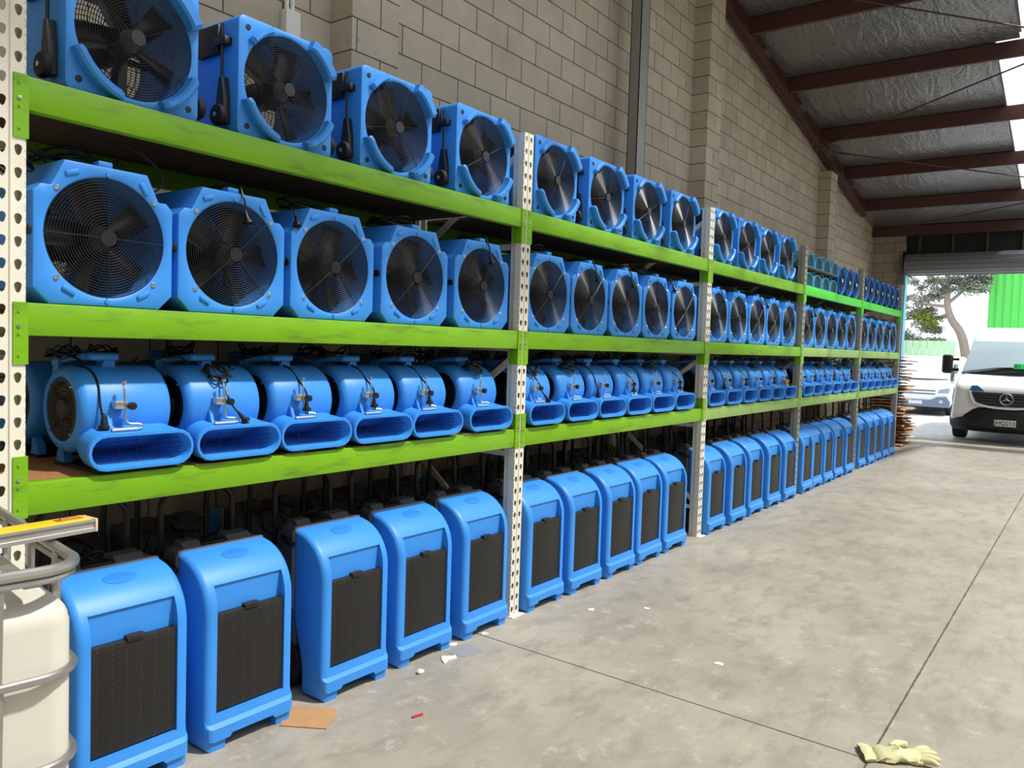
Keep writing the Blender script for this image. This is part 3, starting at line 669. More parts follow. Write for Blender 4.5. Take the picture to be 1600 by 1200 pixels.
# ------------------------------------------------------------------ racking
PT=.07125; HT=2.85
def sheet(bm,o,uv,vv,nv,cols,rows,cw,ch,hole,thick=.003):
    # flat sheet made of cells, each with a real hole cut through it
    o,uv,vv,nv=map(Vector,(o,uv,vv,nv))
    for i in range(cols):
        for j in range(rows):
            cx,cz=(i+.5)*cw,(j+.5)*ch; cell=[(-cw/2,-ch/2),(cw/2,-ch/2),(cw/2,ch/2),(-cw/2,ch/2)]
            A=angles(cell,0,0,12); f3=lambda a,b,d=0: o+uv*(cx+a)+vv*(cz+b)+nv*d
            loft(bm,[[f3(rayhit(cell,0,0,t)*cos(t),rayhit(cell,0,0,t)*sin(t)) for t in A],[f3(rayhit(hole,0,0,t)*cos(t),rayhit(hole,0,0,t)*sin(t)) for t in A],[f3(rayhit(hole,0,0,t)*cos(t),rayhit(hole,0,0,t)*sin(t),thick) for t in A]])
KEY=[(.0118*cos(a),.006+.0118*sin(a)) for a in [-.5+(PI+1.0)*k/9 for k in range(10)]]+[(-.0065,-.014),(-.003,-.0185),(.003,-.0185),(.0065,-.014)]
DOT=[(.0035*cos(2*PI*k/8),.0035*sin(2*PI*k/8)) for k in range(8)]
def post_mesh():
    bm=NB(); n=40
    sheet(bm,(0,0,0),(1,0,0),(0,0,1),(0,1,0),1,n,.046,PT,KEY); sheet(bm,(.046,0,0),(1,0,0),(0,0,1),(0,1,0),1,n,.046,PT,KEY)
    for x,s in ((0,1),(.092,-1)):
        sheet(bm,(x,0,0),(0,1,0),(0,0,1),(s,0,0),1,n,.04,PT,DOT,.002)
        box(bm,min(x,x+s*.010),max(x,x+s*.010),.04,.042,0,HT); 
        sheet(bm,(x+s*.01,.042,0),(0,1,0),(0,0,1),(s,0,0),1,n,.036,PT,DOT,.002)
        box(bm,min(x+s*.01,x+s*.024),max(x+s*.01,x+s*.024),.078,.080,0,HT)
    tube(bm,[(.046,-.001,0),(.046,-.001,HT)],.0035,6)
    return bm
pm=None; ORD=['leftmost','second','third','fourth','fifth','far right-hand']
RD=.90
posts={}
for i in range(6):
    x=i*B+(-.009 if i==0 else 0)
    t=thing('upright_frame','%s rack upright from the left, %s steel with keyhole slots'%(ORD[i],'cream painted' if i<4 else 'shade-greyed'),'rack upright',(x,0,0),group='rack uprights')
    pmat=CREAM if i<3 else POSTSHADE
    if pmat.name not in posts: posts[pmat.name]=obj('post',post_mesh(),pmat,t,sharp=30); a=posts[pmat.name]
    else:
        a=posts[pmat.name].copy(); C.objects.link(a); a.parent=t
    a.location=(0,0,.004)
    b=posts[pmat.name].copy(); C.objects.link(b); b.parent=t; b.rotation_euler=(0,0,PI); b.location=(.092,RD,.004)
    for y in (0,RD-.08):
        bm=NB(); box(bm,-.012,.112,y-.035 if y==0 else y-.02,y+.10,0,.005)
        for dx in (.0,.035,.07): lathe(bm,[(.005,.006),(.009,.006),(.009,0)],(dx+.02,y-.018 if y==0 else y+.09,0),'Z',8)
        obj('base_plate',bm,pmat,t)
    zz=[.25,.25,.95,.95,1.55,1.55,2.15,2.15,2.7]
    for j,(z0,z1) in enumerate(((.25,.25),(.3,.92),(.97,.97),(.97,1.55),(1.6,1.6),(1.6,2.15),(2.2,2.2),(2.2,2.75))):
        bm=NB(); ya,yb=(.06,RD-.06) if j%4 in (0,1,2) else (RD-.06,.06)
        n_=Vector((0,yb-ya,z1-z0)).normalized(); s=Vector((0,-n_.z,n_.y))*.017
        loft(bm,[[Vector((x_,y_,z_))+s*k_ for x_,k_ in ((.036,-1),(.056,-1),(.056,1),(.036,1))] for y_,z_ in ((ya,z0),(yb,z1))],cap0=True,cap1=True); obj('cross_brace',bm,pmat,t)
BT={3:2.411,2:1.703,1:1.123}
LV={3:'top',2:'middle',1:'lowest'}; BAY=['nearest','second','third','fourth','farthest']
def beam(i,lv,front):
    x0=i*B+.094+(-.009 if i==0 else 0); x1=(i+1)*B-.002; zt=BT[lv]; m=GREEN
    if i>=3: m=GREEN2 if lv==3 else GREENPALE
    if i==2 and lv==1: m=GREENPALE
    lab=('%s green %sload beam along the %s shelf of the %s rack bay'%('front' if front else 'rear','pale ' if m is GREENPALE else '',LV[lv],BAY[i]))
    t=thing('shelf_beam',lab,'shelf beam',(x0,0,zt),group='rack load beams')
    ya,yb=(0,.045) if front else (RD-.045,RD); s=-1 if front else 1; yf=0 if front else RD
    bm=NB(); rbox(bm,0,x1-x0,ya,yb,-.105,0,.004); obj('beam_bar',bm,m,t)
    zc0,zc1=(-.196,.001) if lv>1 else (-.11,.09)
    for e in (0,1):
        bm=NB(); xe=0 if e==0 else x1-x0; d=-1 if e==0 else 1
        xa,xb=sorted((xe-d*.004,xe+d*.040)); y0,y1=sorted((yf,yf+s*.005)); box(bm,xa,xb,y0,y1,zc0,zc1)
        xa,xb=sorted((xe+d*.0,xe-d*.004)); y0,y1=sorted((yf,yf-s*.06)); box(bm,xa,xb,y0,y1,zc0,zc1)
        ob=obj('beam_connector',bm,m,t)
        if front:
            bm=NB()
            for z in (.028,.1,.168): lathe(bm,[(-.0085,0),(-.0085,.004),(-.005,.0045)],(xe+d*.024,0,zc1-z),'Y',8)
            obj('rivet',bm,m,ob)
            bm=NB(); lathe(bm,[(-.0095,0),(-.009,.006),(-.005,.007)],(xe+d*.024,0,zc1-.075),'Y',10); obj('locking_pin',bm,SILVER,ob)
for i in range(5):
    for lv in (1,2,3):
        beam(i,lv,True); beam(i,lv,False)
        x0=i*B+.10; x1=(i+1)*B-.008
        bm=NB(); box(bm,x0,x1,.047,RD-.047,BT[lv]-.016,BT[lv]+.001)
        tag(obj('shelf_board',bm,BOARD if (i,lv)==(0,1) or lv==1 else DARKB),'brown particle board decking of the %s shelf, %s rack bay'%(LV[lv],BAY[i]),'shelf board','shelf boards')

# ------------------------------------------------------------------ populate the rack
POS=['leftmost','second from left','third from left','fourth from left','fifth from left','sixth from left','seventh from left']
def place(protos,seq,spots,z,y,labf,group,rz_=0,jit=.004,first=None):
    for k,(i,j,x) in enumerate(spots):
        p=protos[seq(i,j)%len(protos)]
        loc=(x,y+R.uniform(-jit,jit),z)
        if p.get('label')=='x': o=p; o.location=loc; o.rotation_euler=(0,0,rz_+R.uniform(-.01,.01)); o['label']=labf(i,j); o['group']=group
        else: copy_tree(p,loc,rz_+R.uniform(-.01,.01),labf(i,j),group)
mfx=[[.355,.86,1.373,1.90,2.435],[3.10,3.605,4.11,4.615,5.125],[5.85,6.355,6.86,7.365,7.87],[8.60,9.105,9.61,10.115,10.62],[11.35,11.86,12.37,12.88,13.39]]
mf=[make_axial_fan(0,11,0.0),make_axial_fan(1,12,.75),make_axial_fan(2,13,.7),make_axial_fan(0,14,.78),make_axial_fan(1,15,1.2)]
def mseq(i,j):
    if i==0: return [0,1,2,3,4][j]
    if i==1: return [3,1,4,0,2][j]
    return (i*2+j)
CW={0:'cord coiled on top',1:'plug over its grille',2:'plug at upper left',3:'cord coiled on top',4:'plug over its grille'}
place(mf,mseq,[(i,j,x) for i in range(5) for j,x in enumerate(mfx[i])],BT[2]+.002,.03,lambda i,j:'blue axial fan, %s, middle shelf, %s bay, %s'%(POS[j],BAY[i],CW[mseq(i,j)%5]),'axial fans along the middle shelf front')
place(mf,lambda i,j:(i+j)*2,[(i,j,x) for i in range(2) for j,x in enumerate([.40+i*B,.91+i*B,1.42+i*B,1.93+i*B,2.46+i*B])],BT[2]+.002,.87,lambda i,j:'axial fan in the back row, %s, middle shelf, %s bay'%(POS[j],BAY[i]),'axial fans in the back row of the middle shelf',PI)
wfx=[[.46,1.115,1.77,2.44],[3.165,3.80,4.42,5.05],[5.92,6.52,7.12,7.73]]
wf=[make_wheeled_fan(21,.5),make_wheeled_fan(22,1.05),make_wheeled_fan(23,.2)]
place(wf,lambda i,j:(i+j),[(i,j,x) for i in range(3) for j,x in enumerate(wfx[i])],BT[3]+.002,.045,lambda i,j:'square blue wheeled fan, %s, top shelf, %s rack bay'%(POS[j],BAY[i]),'wheeled fans on the top shelf')
blx=[[.466,.868,1.262,1.66,2.05,2.50],[3.06,3.49,3.90,4.30,4.71,5.12],[5.80,6.22,6.64,7.06,7.48,7.90],[8.57,8.98,9.40,9.86,10.32,10.74],[11.36,11.78,12.2,12.64,13.06,13.48]]
bl=[make_blower(0,31),make_blower(1,32),make_blower(2,33),make_blower(3,34)]
CB={0:'plug hanging at left',1:'cord bundled at clamp',2:'plug beside its clamp',3:'cord by the handle'}
bseq=lambda i,j:[0,1,2,2,2,3][j] if i==0 else [2,1,3,0,2,3][(j+i)%6]
place(bl,bseq,[(i,j,x) for i in range(5) for j,x in enumerate(blx[i])],BT[1]+.002,-.02,lambda i,j:'blue carpet blower, %s, lowest shelf, %s bay, %s'%(POS[j],BAY[i],CB[bseq(i,j)]),'carpet blowers along the lowest shelf front')
place(bl,lambda i,j:(i+j),[(i,j,x+.02) for i in range(2) for j,x in enumerate(blx[i])],BT[1]+.002,.90,lambda i,j:'blower in the shaded back row, %s, lowest shelf, %s bay'%(POS[j],BAY[i]),'carpet blowers in the back row of the lowest shelf',PI)
dhx=[[.43,.91,1.485,1.97,2.47],[3.075,3.54,4.03,4.50,4.97],[5.825,6.34,6.87,7.42,7.93],[8.575,9.03,9.50,10.02,10.55],[11.325,11.85,12.37,12.86,13.33]]
dh=[make_dehu(41),make_dehu(42)]
place(dh,lambda i,j:j,[(i,j,x) for i in range(5) for j,x in enumerate(dhx[i])],0,-.045,lambda i,j:'blue dehumidifier, front row, %s, on the floor under the %s bay'%(POS[j],BAY[i]),'dehumidifiers in the front row on the floor',jit=.008)
place(dh,lambda i,j:j+1,[(i,j,x+.04) for i in range(3) for j,x in enumerate(dhx[i])],0,1.0,lambda i,j:'shaded back-row dehumidifier, %s, under the %s bay, black handle showing'%(POS[j],BAY[i]),'dehumidifiers in the back row on the floor',PI)
cm=[make_compact()]; cx_=[8.54,8.90,9.26,9.62]
place(cm,lambda i,j:0,[(0,j,x) for j,x in enumerate(cx_)],BT[3]+.002,.03,lambda i,j:'small teal air mover, lower tier, %s, top shelf, fourth bay'%POS[j],'compact air movers in the lower tier')
bm=NB(); box(bm,8.36,9.80,.03,.40,BT[3]+.213,BT[3]+.222); tag(obj('divider_board',bm,DARKB),'thin dark board between the two tiers of small teal air movers','board')
place(cm,lambda i,j:0,[(1,j,x+.02) for j,x in enumerate(cx_)],BT[3]+.2235,.03,lambda i,j:'small teal air mover, upper tier, %s, top shelf, fourth bay'%POS[j],'compact air movers in the upper tier')
rf=[make_round()]
place(rf,lambda i,j:0,[(3,j,x) for j,x in enumerate((10.0,10.38,10.75))]+[(4,j,x) for j,x in enumerate((11.29,11.665,12.04,12.415,12.79,13.165,13.54))],BT[3]+.002,.03,lambda i,j:'round dark blue fan, %s of the round ones, top shelf, %s bay'%(POS[j],BAY[i]),'round fans on the top shelf')
# loose cable arching over the nearest mid-shelf fan
bm=NB(); tube(bm,smooth_path([(.30,.2,2.235),(.34,.12,2.29),(.45,.10,2.285),(.56,.10,2.24),(.60,.11,2.18),(.56,.14,2.13),(.5,.2,2.10)],6),.0035,6); tube(bm,coil((.1,.2,2.19),.07,.08,5,77,hz=.03),.0045,5)
tag(obj('loose_cable',bm,CORD),'thin black cable looping above the leftmost fan on the middle shelf','cable')
bm=NB(); rbox(bm,7.86,7.95,.02,.11,BT[1]+.1475,BT[1]+.21,.004); tag(obj('small_box',bm,CARD),'small tan box standing on the right-hand blower outlet, third rack bay','box')
# cardboard slips under the blowers
for k,(x,wd) in enumerate(((.68,.12),(1.10,.1),(1.50,.14),(2.28,.12))):
    bm=NB(); box(bm,0,wd,-.006,.06,0,.0015,Matrix.Rotation(.05*(-1)**k,4,'Y')); o=obj('cardboard_slip',bm,CARD,loc=(x,.0,BT[1]+.0015)); tag(o,'%s of the thin tan cardboard slips poking out under the blowers, nearest bay'%(['leftmost','second','third','rightmost'][k]),'cardboard slip','cardboard slips under blowers')

# ------------------------------------------------------------------ cardboard heap past the rack
NUM=['lowest','second','third','fourth','fifth','sixth','seventh','eighth','ninth','tenth','eleventh','twelfth','thirteenth','fourteenth','fifteenth','sixteenth','seventeenth','eighteenth','nineteenth','twentieth','twenty-first','twenty-second','twenty-third','twenty-fourth','twenty-fifth','twenty-sixth','twenty-seventh','topmost']
for k in range(28):
    q=random.Random(500+k); z=.03+k*.0590
    bm=NB(); wx,wy=q.uniform(.42,.60),q.uniform(.66,.82); M=Matrix.Rotation(q.uniform(-.22,.22),4,'Z'); tz=.036
    # a folded-flat carton: main panel with a crumpled, raised flap and a sagging corner
    g=[]
    for i in range(9):
        row=[]
        for j in range(7):
            x=-wx+2*wx*i/8; y=-wy/2+wy*j/6; zz=.010+.007*sin(i*1.3+k)+.006*cos(j*1.7+k*2)
            if i==8: x=-wx+2*wx*7/8+.03; zz-=.014
            if i==0: x=-wx+2*wx/8-.03; zz-=.014
            if j==0: y=-wy/2+wy/6-.03; zz-=.014
            row.append((x*(1+.05*sin(j*2.1+k)),y,zz))
        g.append(row)
    gv=[[bm.verts.new(M@Vector(p)) for p in rw] for rw in g]
    for i in range(8):
        for j in range(6): bm.faces.new((gv[i][j],gv[i][j+1],gv[i+1][j+1],gv[i+1][j]))
    bmesh.ops.solidify(bm,geom=bm.faces[:],thickness=tz)
    sp=.10 if k<18 else .04
    o=obj('cardboard_sheet',bm,[CARD,CARD2][k%2],loc=(15.27-.013*k+q.uniform(-sp,sp*(2.6 if k<12 else .8)),.35+q.uniform(-.10,.06),z))
    tag(o,'flattened brown carton, %s from the bottom of the heap beyond the rack'%NUM[k] if 0<k<27 else 'flattened brown carton, %s in the heap beyond the rack'%NUM[k],'cardboard','flattened cartons heaped beyond the rack')

# ------------------------------------------------------------------ IBC tank with spirit level
ib=thing('bulk_container','white plastic bulk liquid container in a galvanised tube cage, left foreground','liquid container',(-.222,-1.03,0),math.radians(-8))
W,Ld=1.15,.95
def rr_path(off,rr_,z,n=8):
    P=[]
    x0,x1,y0,y1=-W+off,-off,off,Ld-off
    for cx,cy,a in ((x1-rr_,y0+rr_,-PI/2),(x1-rr_,y1-rr_,0),(x0+rr_,y1-rr_,PI/2),(x0+rr_,y0+rr_,PI)):
        for k in range(n): t=a+PI/2*k/(n-1); P.append((cx+rr_*cos(t),cy+rr_*sin(t),z))
    return P
for z,rw in ((1.118,.0125),(.892,.0095),(.697,.0095),(.50,.0095),(.30,.0095),(.16,.012)):
    bm=NB(); tube(bm,rr_path(0,.09,z),rw,10,True); obj('cage_rail',bm,GALV,ib)
bm=NB(); tube(bm,rr_path(.004,.085,1.098),.008,8,True); obj('cage_rail',bm,GALV,ib)
for x,y in [(-.16,.011),(-.34,.011),(-.53,.011),(-.75,.011),(-.96,.011)]+[(-.011,.16),(-.011,.36),(-.011,.57),(-.011,.78)]+[(-.2,Ld-.014),(-.5,Ld-.014),(-.8,Ld-.014)]+[(-W+.014,.25),(-W+.014,.7)]:
    bm=NB(); P=[(x,y,z) for z in (.14,.29,.31,.49,.51,.69,.705,.88,.90,1.08,1.115)]; tube(bm,P,[.011,.011,.008,.011,.008,.011,.008,.011,.008,.011,.009],8); obj('cage_upright',bm,GALV,ib)
for x,y0,y1 in ((-.10,0,Ld),(-.55,0,Ld)):
    bm=NB(); box(bm,x-.015,x+.015,y0+.01,y1-.01,1.085,1.09); obj('top_bar',bm,GALV,ib)
bm=NB(); t=NB(); box(t,-W+.026,-.010,.024,Ld-.026,.16,1.045); bmesh.ops.bevel(t,geom=t.edges[:],offset=.055,segments=6,affect='EDGES',profile=.5); merge(bm,t); t.free(); 
lathe(bm,[(1.04,.085),(1.06,.085),(1.065,.075),(1.065,0)],(-.55,.48,0),'Z',28); obj('tank',bm,HDPE,ib,sharp=50)
bm=NB(); box(bm,-W,0,0,Ld,.11,.135)
for x in (-W+.06,-W/2,-.06): 
    for y in (.06,Ld/2,Ld-.06): box(bm,x-.05,x+.05,y-.05,y+.05,0,.11)
obj('pallet',bm,GALV,ib)
bm=NB(); 
lv=thing('spirit_level','yellow and aluminium spirit level lying across the top of the container cage','spirit level',(-.094,-.79,1.136),math.radians(3))
P=[(-.03,.0),(.03,.0),(.03,.008),(.026,.010),(.026,.022),(.03,.024),(.03,.030),(-.03,.030),(-.03,.024),(-.026,.022),(-.026,.010),(-.03,.008)]
bm=NB(); loft(bm,[[(x,p[0],p[1]) for p in P] for x in (-.9,-.006)],cap0=True,cap1=True); obj('body',bm,ALU,lv)
bm=NB(); rbox(bm,-.9,-.012,-.027,.027,.029,.0325,.001); obj('top_face',bm,YEL,lv)
bm=NB(); rbox(bm,-.006,.0,-.031,.031,-.001,.031,.002); obj('end_cap',bm,mat('pink_end_cap',(236,196,170),.5),lv)
bm=NB(); lathe(bm,[(-.02,0),(-.02,.007),(.02,.007),(.02,0)],(-.055,0,.031),'X',10); box(bm,-.085,-.025,-.012,.012,.031,.034); obj('bubble_vial',bm,mat('vial_amber',(170,120,60),.2),lv)

# ------------------------------------------------------------------ floor litter
def flat(name,pts,m,label,cat,th=.003,z=.0005):
    bm=NB(); prism(bm,pts,'Z',z,z+th); return tag(obj(name,bm,m),label,cat)
flat('cardboard_scrap',[(1.033,-.08),(1.17,.04),(1.185,.01),(1.288,-.137),(1.25,-.18),(1.138,-.249)],CARD,'torn brown cardboard piece on the floor in front of the second dehumidifier','cardboard',.004)
flat('plastic_offcut',[(2.094+.0,-.06),(2.25,-.09),(2.235,-.215),(2.1,-.19)],TAPE,'grey purple square film on the floor by the fifth dehumidifier','plastic film',.001)
flat('torn_paper',[(1.995,-.13),(2.03,-.10),(2.07,-.145),(2.09,-.14),(2.06,-.175),(2.02,-.155),(1.97,-.17)],PAPER,'ragged white paper scrap beside the grey film on the floor','paper scrap',.006)
bm=NB(); 
for k in range(3): lathe(bm,[(0,0),(.003,.012),(.012,.014),(.02,.006),(.021,0)],(.006*k,.008*(k%2),0),'Z',7)
tag(obj('crumpled_tissue',bm,PAPER,loc=(1.80,-.16,.0005)),'small crumpled white scrap on the floor near the fourth dehumidifier','paper scrap')
bm=NB(); tube(bm,[(0,0,.006),(.05,-.015,.006)],.005,8); tag(obj('red_stick',bm,REDP,loc=(1.44,-.45,0)),'short red plastic stick on the open floor','stick')
for k,(x,y) in enumerate(((2.20,-.03),(2.44,-.06),(3.2,-.3),(3.45,-.55),(1.0,-.75),(2.9,-1.25))):
    q=random.Random(k); n_=6; pts=[(x+.022*(.5+q.random())*cos(2*PI*j/n_),y+.022*(.5+q.random())*sin(2*PI*j/n_)) for j in range(n_)]
    flat('paper_fleck',pts,PAPER,['tiny white fleck at the foot of the floor joint near the rack','tiny white fleck on the joint beside the second upright','tiny white fleck left of centre on the floor','tiny white fleck in the middle of the floor','white paper fleck low in the foreground floor','tiny white fleck just behind the long joint'][k],'paper scrap',.002)
# glove
def glove():
    t=thing('work_glove','pale yellow leather work glove lying crumpled on the floor at the bottom edge','glove',(2.40,-2.10,0),math.radians(-62))
    bm=NB(); L=[]
    prof=[(-.005,.050,.012,0),(.03,.062,.022,.004),(.06,.056,.030,-.004),(.09,.05,.032,0),(.12,.052,.028,.004),(.15,.055,.024,0),(.17,.05,.018,0),(.178,.04,.008,0)]
    for x,hw,h,sh in prof:
        lp=[]
        for k in range(24):
            a=2*PI*k/24; wr=1+.10*sin(5*a+x*60)+.06*sin(9*a-x*90)
            lp.append((x,sh+hw*cos(a)*wr,max(.002,h*.55+h*.75*sin(a)*wr+(.010*sin(x*85) if sin(a)>0 else 0))))
        L.append(lp)
    loft(bm,L,cap0=True,cap1=True)
    obj('palm',bm,GLOVE,t,sharp=60)
    for k,(y,a,ln,c) in enumerate(((.042,.35,.075,.2),(.018,.12,.085,.5),(-.010,-.08,.08,.3),(-.036,-.25,.065,.6))):
        bm=NB(); P=[]
        for s in range(7):
            u_=s/6; P.append((.165+ln*u_*cos(a*(1+c*u_)),y+ln*u_*sin(a*(1+c*u_)),.016+.008*sin(u_*3)))
        tube(bm,P,[.013,.0135,.013,.0135,.013,.012,.007],10); obj('finger',bm,GLOVE,t,sharp=60)
    bm=NB(); tube(bm,smooth_path([(.08,.045,.02),(.10,.075,.022),(.13,.088,.020),(.155,.085,.018)],3),[.016]*9+[.009],10); obj('thumb',bm,GLOVE,t,sharp=60)
    bm=NB(); L=[]
    for x,hw,h in ((-.05,.068,.02),(-.03,.064,.028),(-.005,.056,.022)):
        L.append([(x,hw*cos(2*PI*k/24),max(.001,h*.5+h*.6*sin(2*PI*k/24)+.004*sin(k*1.7))) for k in range(24)])
    loft(bm,L,cap1=True); obj('cuff',bm,GLOVE,t,sharp=60)
glove()

# ------------------------------------------------------------------ vans outside
def text_obj(s,size,m,parent,loc,rot,name='lettering',ext=.002):
    cu=D.curves.new(name,'FONT'); cu.body=s; cu.size=size; cu.extrude=ext; cu.align_x='CENTER'; cu.align_y='CENTER'
    o=D.objects.new(name,cu); C.objects.link(o); dg=bpy.context.evaluated_depsgraph_get(); dg.update(); me=D.meshes.new_from_object(o.evaluated_get(dg)); D.objects.remove(o)
    me.materials.clear(); me.materials.append(m); o=D.objects.new(name,me); C.objects.link(o); o.parent=parent; o.location=loc; o.rotation_euler=rot; return o
def section(x,hw,z0,z1,tum,rr_=.12,n=6,hwt=None):
    # closed loop in the YZ plane: rounded, sides leaning in by tum at the top
    P=[]; hb=hw; ht=hw-tum; rr_=min(rr_,(z1-z0)*.45)
    for cx,cz,a,q in ((hb-.05,z0+.05,-PI/2,.05),(ht-rr_,z1-rr_,0,rr_),(-ht+rr_,z1-rr_,PI/2,rr_),(-hb+.05,z0+.05,PI,.05)):
        for k in range(n+1): t=a+PI/2*k/n; P.append((x,cx+q*cos(t),cz+q*sin(t)))
    return P
def wheel(parent,x,y,rr_,wd=.2):
    bm=NB(); lathe(bm,[(-wd/2,rr_*.62),(-wd/2,rr_*.93),(-wd/2+.03,rr_),(wd/2-.03,rr_),(wd/2,rr_*.93),(wd/2,rr_*.62)],(x,y,rr_),'Y',32); wl=obj('wheel',bm,TYRE,parent)
    bm=NB(); lathe(bm,[(-wd/2+.02,0),(-wd/2+.01,rr_*.2),(-wd/2+.03,rr_*.6),(wd/2-.03,rr_*.6),(wd/2-.01,rr_*.2),(wd/2-.02,0)],(x,y,rr_),'Y',20); obj('wheel_rim',bm,GREYL,wl)
def sprinter():
    t=thing('delivery_van','white van with black grille, round star emblem and plate JHQ213, parked in the doorway','van',(16.98,-1.345,0),math.radians(0))
    bm=NB()
    st=[(.02,.80,.62,1.00,.02),(.06,.90,.50,1.10,.03),(.25,.97,.42,1.19,.05),(.55,.99,.40,1.26,.06),(.88,.99,.40,1.33,.07),(.98,.99,.40,1.42,.09),(1.25,.99,.38,1.84,.16),(1.42,.99,.38,2.09,.19),(1.7,.99,.38,2.27,.2),(2.3,.99,.38,2.34,.2),(5.6,.99,.38,2.34,.2),(5.75,.96,.42,2.28,.2)]
    loft(bm,[section(x,hw,z0,z1,tu,.16 if z1>1.7 else .10) for x,hw,z0,z1,tu in st],cap0=True,cap1=True); obj('body',bm,WHITE,t,sharp=50)
    # windscreen lies on the sloping front between hood and roof
    def ws(s,y): # s 0 bottom..1 top
        x=.93+.46*s-.02*(1-(y/.85)**2)*1.0-.06*(1-abs(y)/.9); z=1.36+.66*s; return (x,y,z)
    bm=NB(); g=[]
    for i in range(7):
        s=i/6; hw=.90-.14*s; g.append([ws(s,hw*(j/5-1)) if False else (lambda y:(ws(s,y)))(hw*(j/8*2-1)) for j in range(9)])
    gv=[[bm.verts.new(p) for p in rw] for rw in g]
    for a in range(6):
        for b in range(8): bm.faces.new((gv[a][b],gv[a][b+1],gv[a+1][b+1],gv[a+1][b]))
    bmesh.ops.solidify(bm,geom=bm.faces[:],thickness=.012)
    wsn=obj('windscreen',bm,GLASSD,t)
    bm=NB()
    for s in (0,):
        L=[ws(-.015,y) for y in [-.9+.1125*k for k in range(17)]]; L=[(a-.004,b,c) for a,b,c in L]; tube(bm,L,.014,6)
    P=[ws(.02,.86),ws(.10,.55),ws(.17,.25),ws(.19,-.1),ws(.19,-.5)]; P=[(a-.03,b,c) for a,b,c in P]; tube(bm,smooth_path(P,4),.012,6); P=[ws(.0,.3),ws(.05,-.1),ws(.10,-.45),ws(.11,-.8)]; tube(bm,[(a-.03,b,c) for a,b,c in P],.010,6)
    obj('wiper',bm,BLACK,t)
    # black dashboard band seen through the lower glass
    bm=NB(); P=[(.84,0),(.60,.055),(.25,.15),(0,.19),(-.35,.2),(-.5,.2),(-.5,.02),(0,0)]
    lo=[(ws(s,y)[0]-.022,y,ws(s,y)[2]) for y,s in [(a,b) for a,b in P]]; hi=[(p[0]+.01,p[1],p[2]) for p in lo]; loft(bm,[lo,hi],cap0=True,cap1=True); obj('dashboard',bm,DASH,t)
    bm=NB(); box(bm,.86,.872,-.30,-.02,1.47,1.57,Matrix.Identity(4)); sg=obj('dash_sign',bm,LIME,t)
    text_obj('01',.11,BLACK,sg,(.857,-.09,1.52),(PI/2,0,-PI/2))
    # bumper and lower front
    bm=NB(); L=[]
    for z,dx,hw in ((.22,.10,.90),(.25,.02,.95),(.34,-.03,.985),(.50,-.045,.995),(.62,-.03,.995),(.70,.0,.985),(.73,.06,.96)):
        row=[]
        for k in range(15):
            y=-1+2*k/14; row.append((dx+.34*abs(y)**4,hw*y,z))
        L.append(row)
    inner=[[(x+.12,y*.96,z) for x,y,z in rw] for rw in L]
    loft(bm,L,closed=False); loft(bm,[L[-1],inner[-1]],closed=False); loft(bm,[L[0],inner[0]],closed=False); loft(bm,inner,closed=False); obj('bumper',bm,BLACK,t,sharp=50)
    # grille: trapezoid with bars and white surround
    bm=NB(); prism(bm,[(-.60,1.0),(.60,1.0),(.50,.80),(.30,.745),(-.30,.745),(-.50,.80)],'X',-.030,.1); gr=obj('grille',bm,BLACK,t)
    for z in (.80,.86,.92,.97):
        bm=NB(); hw=.45 if z<.81 else .53+(z-.86)*.5; rbox(bm,-.045,-.02,-hw,hw,z-.008,z+.008,.004); obj('grille_bar',bm,GREY,gr)
    bm=NB(); P=smooth_path([(-.62,1.02),(-.56,.82),(-.42,.745),(-.2,.712),(0,.705),(.2,.712),(.42,.745),(.56,.82),(.62,1.02)],4); tube(bm,[(-.035,a,b) for a,b in P],.022,8); obj('grille_surround',bm,WHITE,gr)
    em=None; bm=NB(); tube(bm,[(-.062,.108*cos(2*PI*k/36),.885+.108*sin(2*PI*k/36)) for k in range(36)],.010,8,True)
    for k in range(3):
        a=PI/2+2*PI*k/3; c=Vector((-.062,0,.885)); tip=c+Vector((0,cos(a),sin(a)))*.106; s=Vector((0,-sin(a),cos(a)))*.017
        v=[bm.verts.new(p) for p in (tip,c+s,c-s,c+Vector((-.016,0,0)),c+Vector((.01,0,0)))]; bm.faces.new((v[0],v[1],v[3])); bm.faces.new((v[0],v[3],v[2])); bm.faces.new((v[0],v[4],v[1])); bm.faces.new((v[0],v[2],v[4]))
    obj('star_emblem',bm,SILVER,t)
    bm=NB(); rbox(bm,-.062,-.05,-.18,.18,.36,.485,.003); pl=obj('number_plate',bm,mat('plate_white',(214,214,206),.5),t)
    text_obj('JHQ213',.105,BLACK,pl,(-.064,0,.42),(PI/2,0,-PI/2))
    for s in (-1,1):
        bm=NB(); P=[(.60,.80),(.93,.74),(.965,.86),(.95,1.05),(.88,1.10),(.66,1.0)]
        lo=[(.005+.30*(a/1.0)**4+ (b-.74)*.28,s*a,b) for a,b in P]; hi=[(x+.14,y,z) for x,y,z in lo]; loft(bm,[lo,hi],cap0=True,cap1=True); hl=obj('headlamp',bm,LENS,t)
        bm=NB(); lathe(bm,[(-.004,0),(-.004,.06),(.02,.075)],(.115,s*.79,.88),'X',20); obj('lamp_reflector',bm,SILVER,hl)
        bm=NB(); rbox(bm,.80,.95,s*1.16-.10,s*1.16+.10,1.33,1.72,.05,3); mr=obj('side_mirror',bm,BLACK,t); bm=NB(); box(bm,.86,.92,min(s*.95,s*1.08),max(s*.95,s*1.08),1.38,1.44); box(bm,.86,.92,min(s*.95,s*1.08),max(s*.95,s*1.08),1.6,1.65); obj('mirror_arm',bm,BLACK,mr)
        wheel(t,.98,s*.87,.34,.235); wheel(t,4.4,s*.84,.34,.24)
